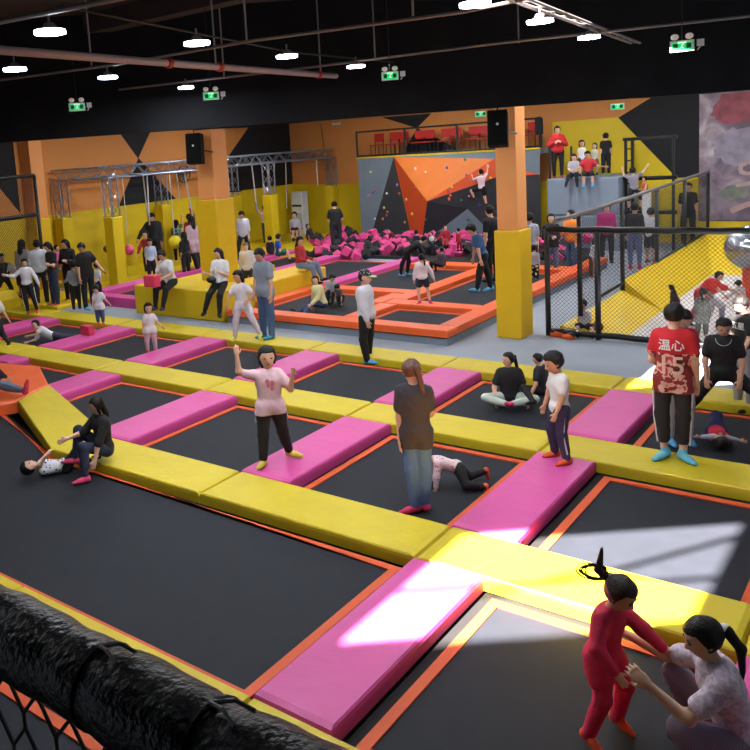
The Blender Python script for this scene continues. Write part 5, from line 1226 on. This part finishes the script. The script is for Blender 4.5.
pr('whiteboy', 'boy in white tee looking over the bottom bar of the fence', (581, 330), ZF, 308, kid=.5, at=(-4.98, 15.1, ZF), h=1.0, face=-30, head=-40, nod=20, anchor='hip', l=((.3, .8, .2), (0, .6, -.5)), r=((-.3, .8, .2), (0, .6, -.5)), shirt=((232, 230, 234), 'short'), pants=(NAVY, .5), hs='short')
pr('reddive', 'boy in red tee leaning forward with outstretched arm on the white mat', (688, 326), ZF+.03, 272, kid=.2, face=60, sp=(.6, 0, .7), l=((-.5, .1, -.8), (-.3, 0, -.9)), r=((-.1, .3, -.9), (-.6, 0, -.6)), L=((.9, .1, -.3), (.9, .1, -.35)), R=((.6, .4, -.6), (.5, .4, -.5)), shirt=((222, 48, 40), 'short'), hem=-.05, pants=((170, 40, 60), 1), hs='short', w=1.45, skin='b', loose=2.2)
pr('darkred', 'dark haired child in front of the boy in red on the white mat', (677, 322), ZF+.03, 285, kid=.3, face=-110, sp=(-.3, .2, .8), shirt=((60, 40, 44), 'long'), pants=((190, 40, 70), 1), hs='long')
pr('braidgirl', 'girl with long dark braid in grey dotted dress standing on the white mat', (702, 343), ZF+.03, 288, kid=.25, face=165, head=150, nod=15, shirt=((92, 92, 88), 'long'), pat=('spots', (150, 150, 142), 40), hem=-.19, pants=((70, 70, 68), .7), hs='pony', tail=[(0, .2, -.1), (.12, .2, -.8), (.3, .2, -1.5)])
pr('whitegirl', 'girl in white top with black hair tied up beneath the silver ball', (741, 322), ZF+.03, 280, kid=.3, face=160, sp=(-.15, .1, 1), shirt=((236, 232, 236), 'long'), pants=((206, 200, 206), 1), hs='pigtails', L=((-.5, .1, -.7), (-.8, .2, -.3)))
pr('greysweater', 'person in pale grey sweater bending between the braided girl and the girl in white', (722, 330), ZF+.03, 292, kid=.2, face=-100, sp=(-.6, .2, .6), shirt=((190, 180, 186), 'long'), pants=((140, 132, 150), 1), hair='grey', hs='bob')
pr('pinkhat', 'person in bright pink hood standing behind the young man with white writing', (757, 400), ZF, 298, face=-120, shirt=((226, 70, 140), 'long'), pants=((150, 120, 140), 1), hair='pink', hs='short')
# ---- on the grey block
ZG = 2.14
def on_block(u, v, y): d = ray(u, v); t = y/d.y; return (d.x*t, y, ZG)
pr('redsweater', 'person in red and white sweater standing at the left end of the grey block', (557, 171), ZG, h=1.6, at=on_block(558, 170, 25.9), face=5, R=((-.3, .1, -.9), (.6, .5, .3)), L=((.35, .1, -.9), (-.5, .5, .3)), shirt=((200, 40, 48), 'long'), hem=-.05, pants=((26, 24, 28), 1), sock=(200, 60, 90), hs='short', w=1.15, loose=1.7)
def sit_edge(k, lab, u, h, **kw): pr(k, lab, (u, 175), ZG, h=h, anchor='seat', at=on_block(u, 172, 25.52), lift=.05, **kw)
sit_edge('greysit', 'child in grey tee sitting on the left part of the grey block edge', 574, 1.25, kid=.3, face=0, nod=15, l=((.0, .95, -.15), (.05, .1, -1)), r=((-.3, .9, -.15), (-.3, .1, -1)), L=((.2, .3, -.8), (-.3, .8, -.2)), R=((-.2, .3, -.8), (.3, .8, -.2)), shirt=((170, 172, 180), 'short'), pants=((26, 26, 32), 1), sock=(30, 30, 34), hs='short')
sit_edge('redsit', 'boy in red tee and blue socks sitting on the grey block edge', 588, 1.4, kid=.2, face=-10, nod=20, l=((.15, .95, -.1), (.0, .1, -1)), r=((-.1, .95, -.1), (-.05, .1, -1)), R=((-.4, .3, -.7), (-.8, .4, -.2)), L=((.5, .2, -.6), (.9, .2, -.1)), shirt=((196, 40, 52), 'short'), pants=((24, 24, 28), .5), sock=(90, 170, 230), hs='short', skin='b', w=1.1)
pr('whitevest', 'small child in white vest standing behind the seated children on the block', (582, 165), ZG, h=1.12, kid=.7, at=on_block(582, 165, 26.3), face=10, shirt=((228, 228, 230), 'none'), pants=((60, 60, 90), .4), hs='bob')
pr('palevest', 'small child with brown hair at the back of the grey block', (594, 163), ZG, h=1.0, kid=.7, at=on_block(595, 164, 26.8), face=-20, shirt=((216, 214, 200), 'none'), pants=((120, 110, 90), .4), hair='dkbrown', hs='bob')
pr('blackblock', 'child all in black standing on the right part of the grey block', (606, 168), ZG, h=1.3, kid=.3, at=on_block(606, 168, 26.2), face=180, shirt=((24, 24, 26), 'short'), pants=((22, 22, 24), 1), sock=(206, 220, 60), hs='short')
pr('framekid', 'child in grey tee climbing the black frame beside the grey block', (624, 180), 0, h=1.3, kid=.3, at=(-6.98, 25.62, 1.12), face=190, head=200, sp=(-.1, -.1, 1), R=((.6, -.1, .5), (.5, -.1, .8)), L=((-.5, -.5, .3), (-.2, -.4, .8)), l=((-.3, .2, -.9), (0, 0, -1)), r=((.3, .2, -.8), (-.1, .1, -1)), shirt=((140, 132, 142), 'short'), pants=((30, 30, 36), .55), hs='short')
# ---- small things carried or worn
def oblock(c, s, lab, m, name='foam_block'):
    tag(MB().box(c[0]-s[0], c[0]+s[0], c[1]-s[1], c[1]+s[1], c[2]-s[2], c[2]+s[2]).build(name, m, loc=c, bevel=.015), lab, 'foam block')
J = PPL['benchm'][1]; c = Vector((J['wrL']+J['wrR'])/2)+Vector((.06, -.16, -.03))
oblock(c, (.17, .1, .13), 'bright pink foam block held by the man on the yellow bench', mat('rose foam', (226, 62, 100), .8))
J = PPL['benchw'][1]; hnd = Vector(J['wrL']) + Vector(J['hdL'])*.1
tag(MB().box(hnd.x-.035, hnd.x+.035, hnd.y-.01, hnd.y+.01, hnd.z-.07, hnd.z+.07).build('phone', mat('phone white', (230, 230, 235), .3), loc=hnd, bevel=.008), 'pale phone in the hand of the woman on the yellow bench', 'phone')
bgp = Vector(J['pel']) + Vector((.0, -.28, .12))
tag(MB().sph(bgp, .13, 14, (1, .7, .6)).build('handbag', mat('black leather', (18, 18, 20), .4), loc=bgp), 'small black bag on the lap of the woman on the yellow bench', 'bag')
def band(key, side, colr, name='wristband'):
    root, J, h = PPL[key]; w = Vector(J['wr'+side]); d = Vector(J['hd'+side]); r0 = root
    MB().tube([w-d*.035, w-d*.012], .023 if h > 1.3 else .02, 14).build(name, mat(name+str(colr), colr, .4), root)
band('wback', 'L', (232, 226, 216)); band('squat', 'L', (230, 214, 226)); band('manjeans', 'L', (150, 140, 120), 'wristwatch')
# scrunchie on the squatting woman, flying loop on the girl in red
root, J, h = PPL['squat']; bk = Vector(J['hc'] - J['HF']*J['hdz']*.56 + J['HU']*J['hdz']*.06)
MB().sph(bk, .038, 12, (1, 1, 1)).build('scrunchie', mat('white scrunchie', (235, 228, 232), .8), root)
root, J, h = PPL['girlred']; bk = Vector(J['hc'] - J['HF']*J['hdz']*.5 + J['HU']*J['hdz']*.25)
f0 = Vector((-bk.x, -bk.y, 0)).normalized(); rt = Vector((-f0.y, f0.x, 0)); up = Vector((0, 0, 1))
b = MB()
rl = random.Random(2)
for q in range(11):
    kx, kz, ph = rl.uniform(.07, .098), rl.uniform(.032, .055), rl.uniform(-.3, .3)
    b.tube([bk + rt*(-kx+kx*math.cos(a*math.pi/9)) + up*(.012+kz*math.sin(a*math.pi/9+ph*.3)+.01*ph) + f0*(.02*ph) for a in range(2, 18)], .0032, 5)
b.build('hair_loop', HAIR['dkbrown'], root)
MB().sph(bk, .02, 10).build('hair_tie', mat('white scrunchie', (235, 228, 232), .8), root)
# necklace, glasses
root, J, h = PPL['straddle']; nk = Vector(J['neck']); f0 = Vector((-nk.x, -nk.y, 0)).normalized(); rt = Vector((-f0.y, f0.x, 0))
MB().tube([nk + rt*(.085*math.cos(a)) + f0*(.085+.055*math.sin(-a)) + up*(.0+.075*math.sin(a)) for a in [math.pi+math.pi*k/12 for k in range(13)]], .004, 6).build('necklace', mat('steel chain', (190, 190, 190), .3, metal=.8), root)
root, J, h = PPL['glasses']; hc = Vector(J['hc']); HF = Vector(J['HF']); HU = Vector(J['HU']); HL = HU.cross(HF); hd = J['hdz']
b = MB()
for s_ in (-1, 1):
    c = hc + HL*hd*.16*s_ + HF*hd*.46 + HU*hd*.03
    b.tube([c + HL*(.03*math.cos(a*math.pi/8)) + HU*(.022*math.sin(a*math.pi/8)) for a in range(17)], .003, 5)
    b.tube([c+HL*.03*s_, hc + HL*hd*.40*s_ + HU*hd*.03], .003, 5)
b.tube([hc+HF*hd*.47+HU*hd*.04+HL*.02, hc+HF*hd*.47+HU*hd*.04-HL*.02], .003, 5)
b.build('glasses_frame', mat('pale glasses', (210, 205, 210), .3), root)
# writing on shirts
def text_on(key, s, size, up_off, dist, front, m, side=0., name='lettering', dz=0.):
    root, J, h = PPL[key]; mid = Vector(J['mid']); nk = Vector(J['neck']); S = (nk-mid).normalized()
    Ls = (Vector(J['shL'])-Vector(J['shR'])).normalized(); F = Ls.cross(S).normalized()
    if not front: F = -F; Ls = -Ls
    cu = bpy.data.curves.new('t', 'FONT'); cu.body = s; cu.size = size; cu.extrude = .002; cu.align_x = 'CENTER'; cu.offset = size*.012
    to = bpy.data.objects.new('t', cu); col.objects.link(to)
    me = bpy.data.meshes.new_from_object(to.evaluated_get(bpy.context.evaluated_depsgraph_get())); bpy.data.objects.remove(to)
    p = nk + S*up_off + F*dist + Ls*side
    M = Matrix(((Ls.x, S.x, F.x, p.x), (Ls.y, S.y, F.y, p.y), (Ls.z, S.z, F.z, p.z), (0, 0, 0, 1)))
    me.transform(Matrix.Translation(-root.location) @ M)
    # wrap onto the body: push back with distance from the centre line
    for v in me.vertices:
        d = (v.co + root.location - p).dot(Ls)+side; v.co -= F*(1.6*d*d)
    me.materials.clear(); me.materials.append(m)
    o = bpy.data.objects.new(name, me); col.objects.link(o); o.parent = kid_of(root, 'shirt'); return o
def print_patch(key, up_off, dist, rx, rz, m, name='printed_motif'):
    root, J, h = PPL[key]; mid = Vector(J['mid']); nk = Vector(J['neck']); S = (nk-mid).normalized(); Ls = (Vector(J['shL'])-Vector(J['shR'])).normalized(); F = Ls.cross(S).normalized()
    c = nk + S*up_off + F*dist; b = MB(); rj = random.Random(1)
    for q in range(5):
        o = Ls*rj.uniform(-rx, rx)*.7 + S*rj.uniform(-rz, rz)*.7
        b.poly([tuple(c+o+Ls*(rx*.5*math.cos(a*math.pi/5)*rj.uniform(.7, 1.1))+S*(rz*.45*math.sin(a*math.pi/5))+F*(.0012*q)) for a in range(10)])
    b.build(name, m, kid_of(root, 'shirt'))
print_patch('girlpink', -.13, PPL['girlpink'][2]*.083, .055, .07, mat('rose print', (206, 120, 146), .7))
WP = mat('white print', (240, 236, 232), .6); CP = mat('cream print', (226, 190, 170), .6)
hh = PPL['redjersey'][2]
text_on('redjersey', '\u6e29\u5fc3', .13, -.17, hh*.085, False, WP)
text_on('redjersey', '15', .27, -.43, hh*.094, False, CP, name='back_number')
hh = PPL['blackprint'][2]
text_on('blackprint', '\u4e94\u661f', .10, -.16, hh*.078, True, WP)
# trouser side stripes
def stripe(key, side, colr, off=1):
    root, J, h = PPL[key]; hp_, kn, an = Vector(J['hp'+side]), Vector(J['kn'+side]), Vector(J['an'+side])
    Ls = Vector(J['shL'])-Vector(J['shR']); Ls.z = 0; Ls.normalize(); Ls *= (1 if side == 'L' else -1)
    n_ = 8; pts_ = [hp_.lerp(kn, k/n_)+Ls*h*(.061-.02*k/n_+.001) for k in range(2, n_)] + [kn.lerp(an, k/n_)+Ls*h*(.0415-.010*k/n_+.001) for k in range(n_-1)]
    MB().tube(pts_, .013 if h > 1.3 else .01, 6).build('side_stripe', mat('stripe %d' % colr[0], colr, .8), kid_of(root, 'trousers'))
stripe('redjersey', 'R', (235, 225, 232)); stripe('redjersey', 'L', (235, 225, 232)); stripe('boywhite', 'L', (214, 206, 222)); stripe('runw', 'L', (220, 220, 224)); stripe('runw', 'R', (220, 220, 224)); stripe('lieleft', 'L', (230, 230, 235))
# brown ball beside the boy behind the fence
c = Vector((-4.75, 15.1, .09)); tag(MB().sph(c, .1, 14).build('ball', mat('brown ball', (120, 70, 50), .5), loc=c), 'brown ball beside the boy behind the fence', 'ball')
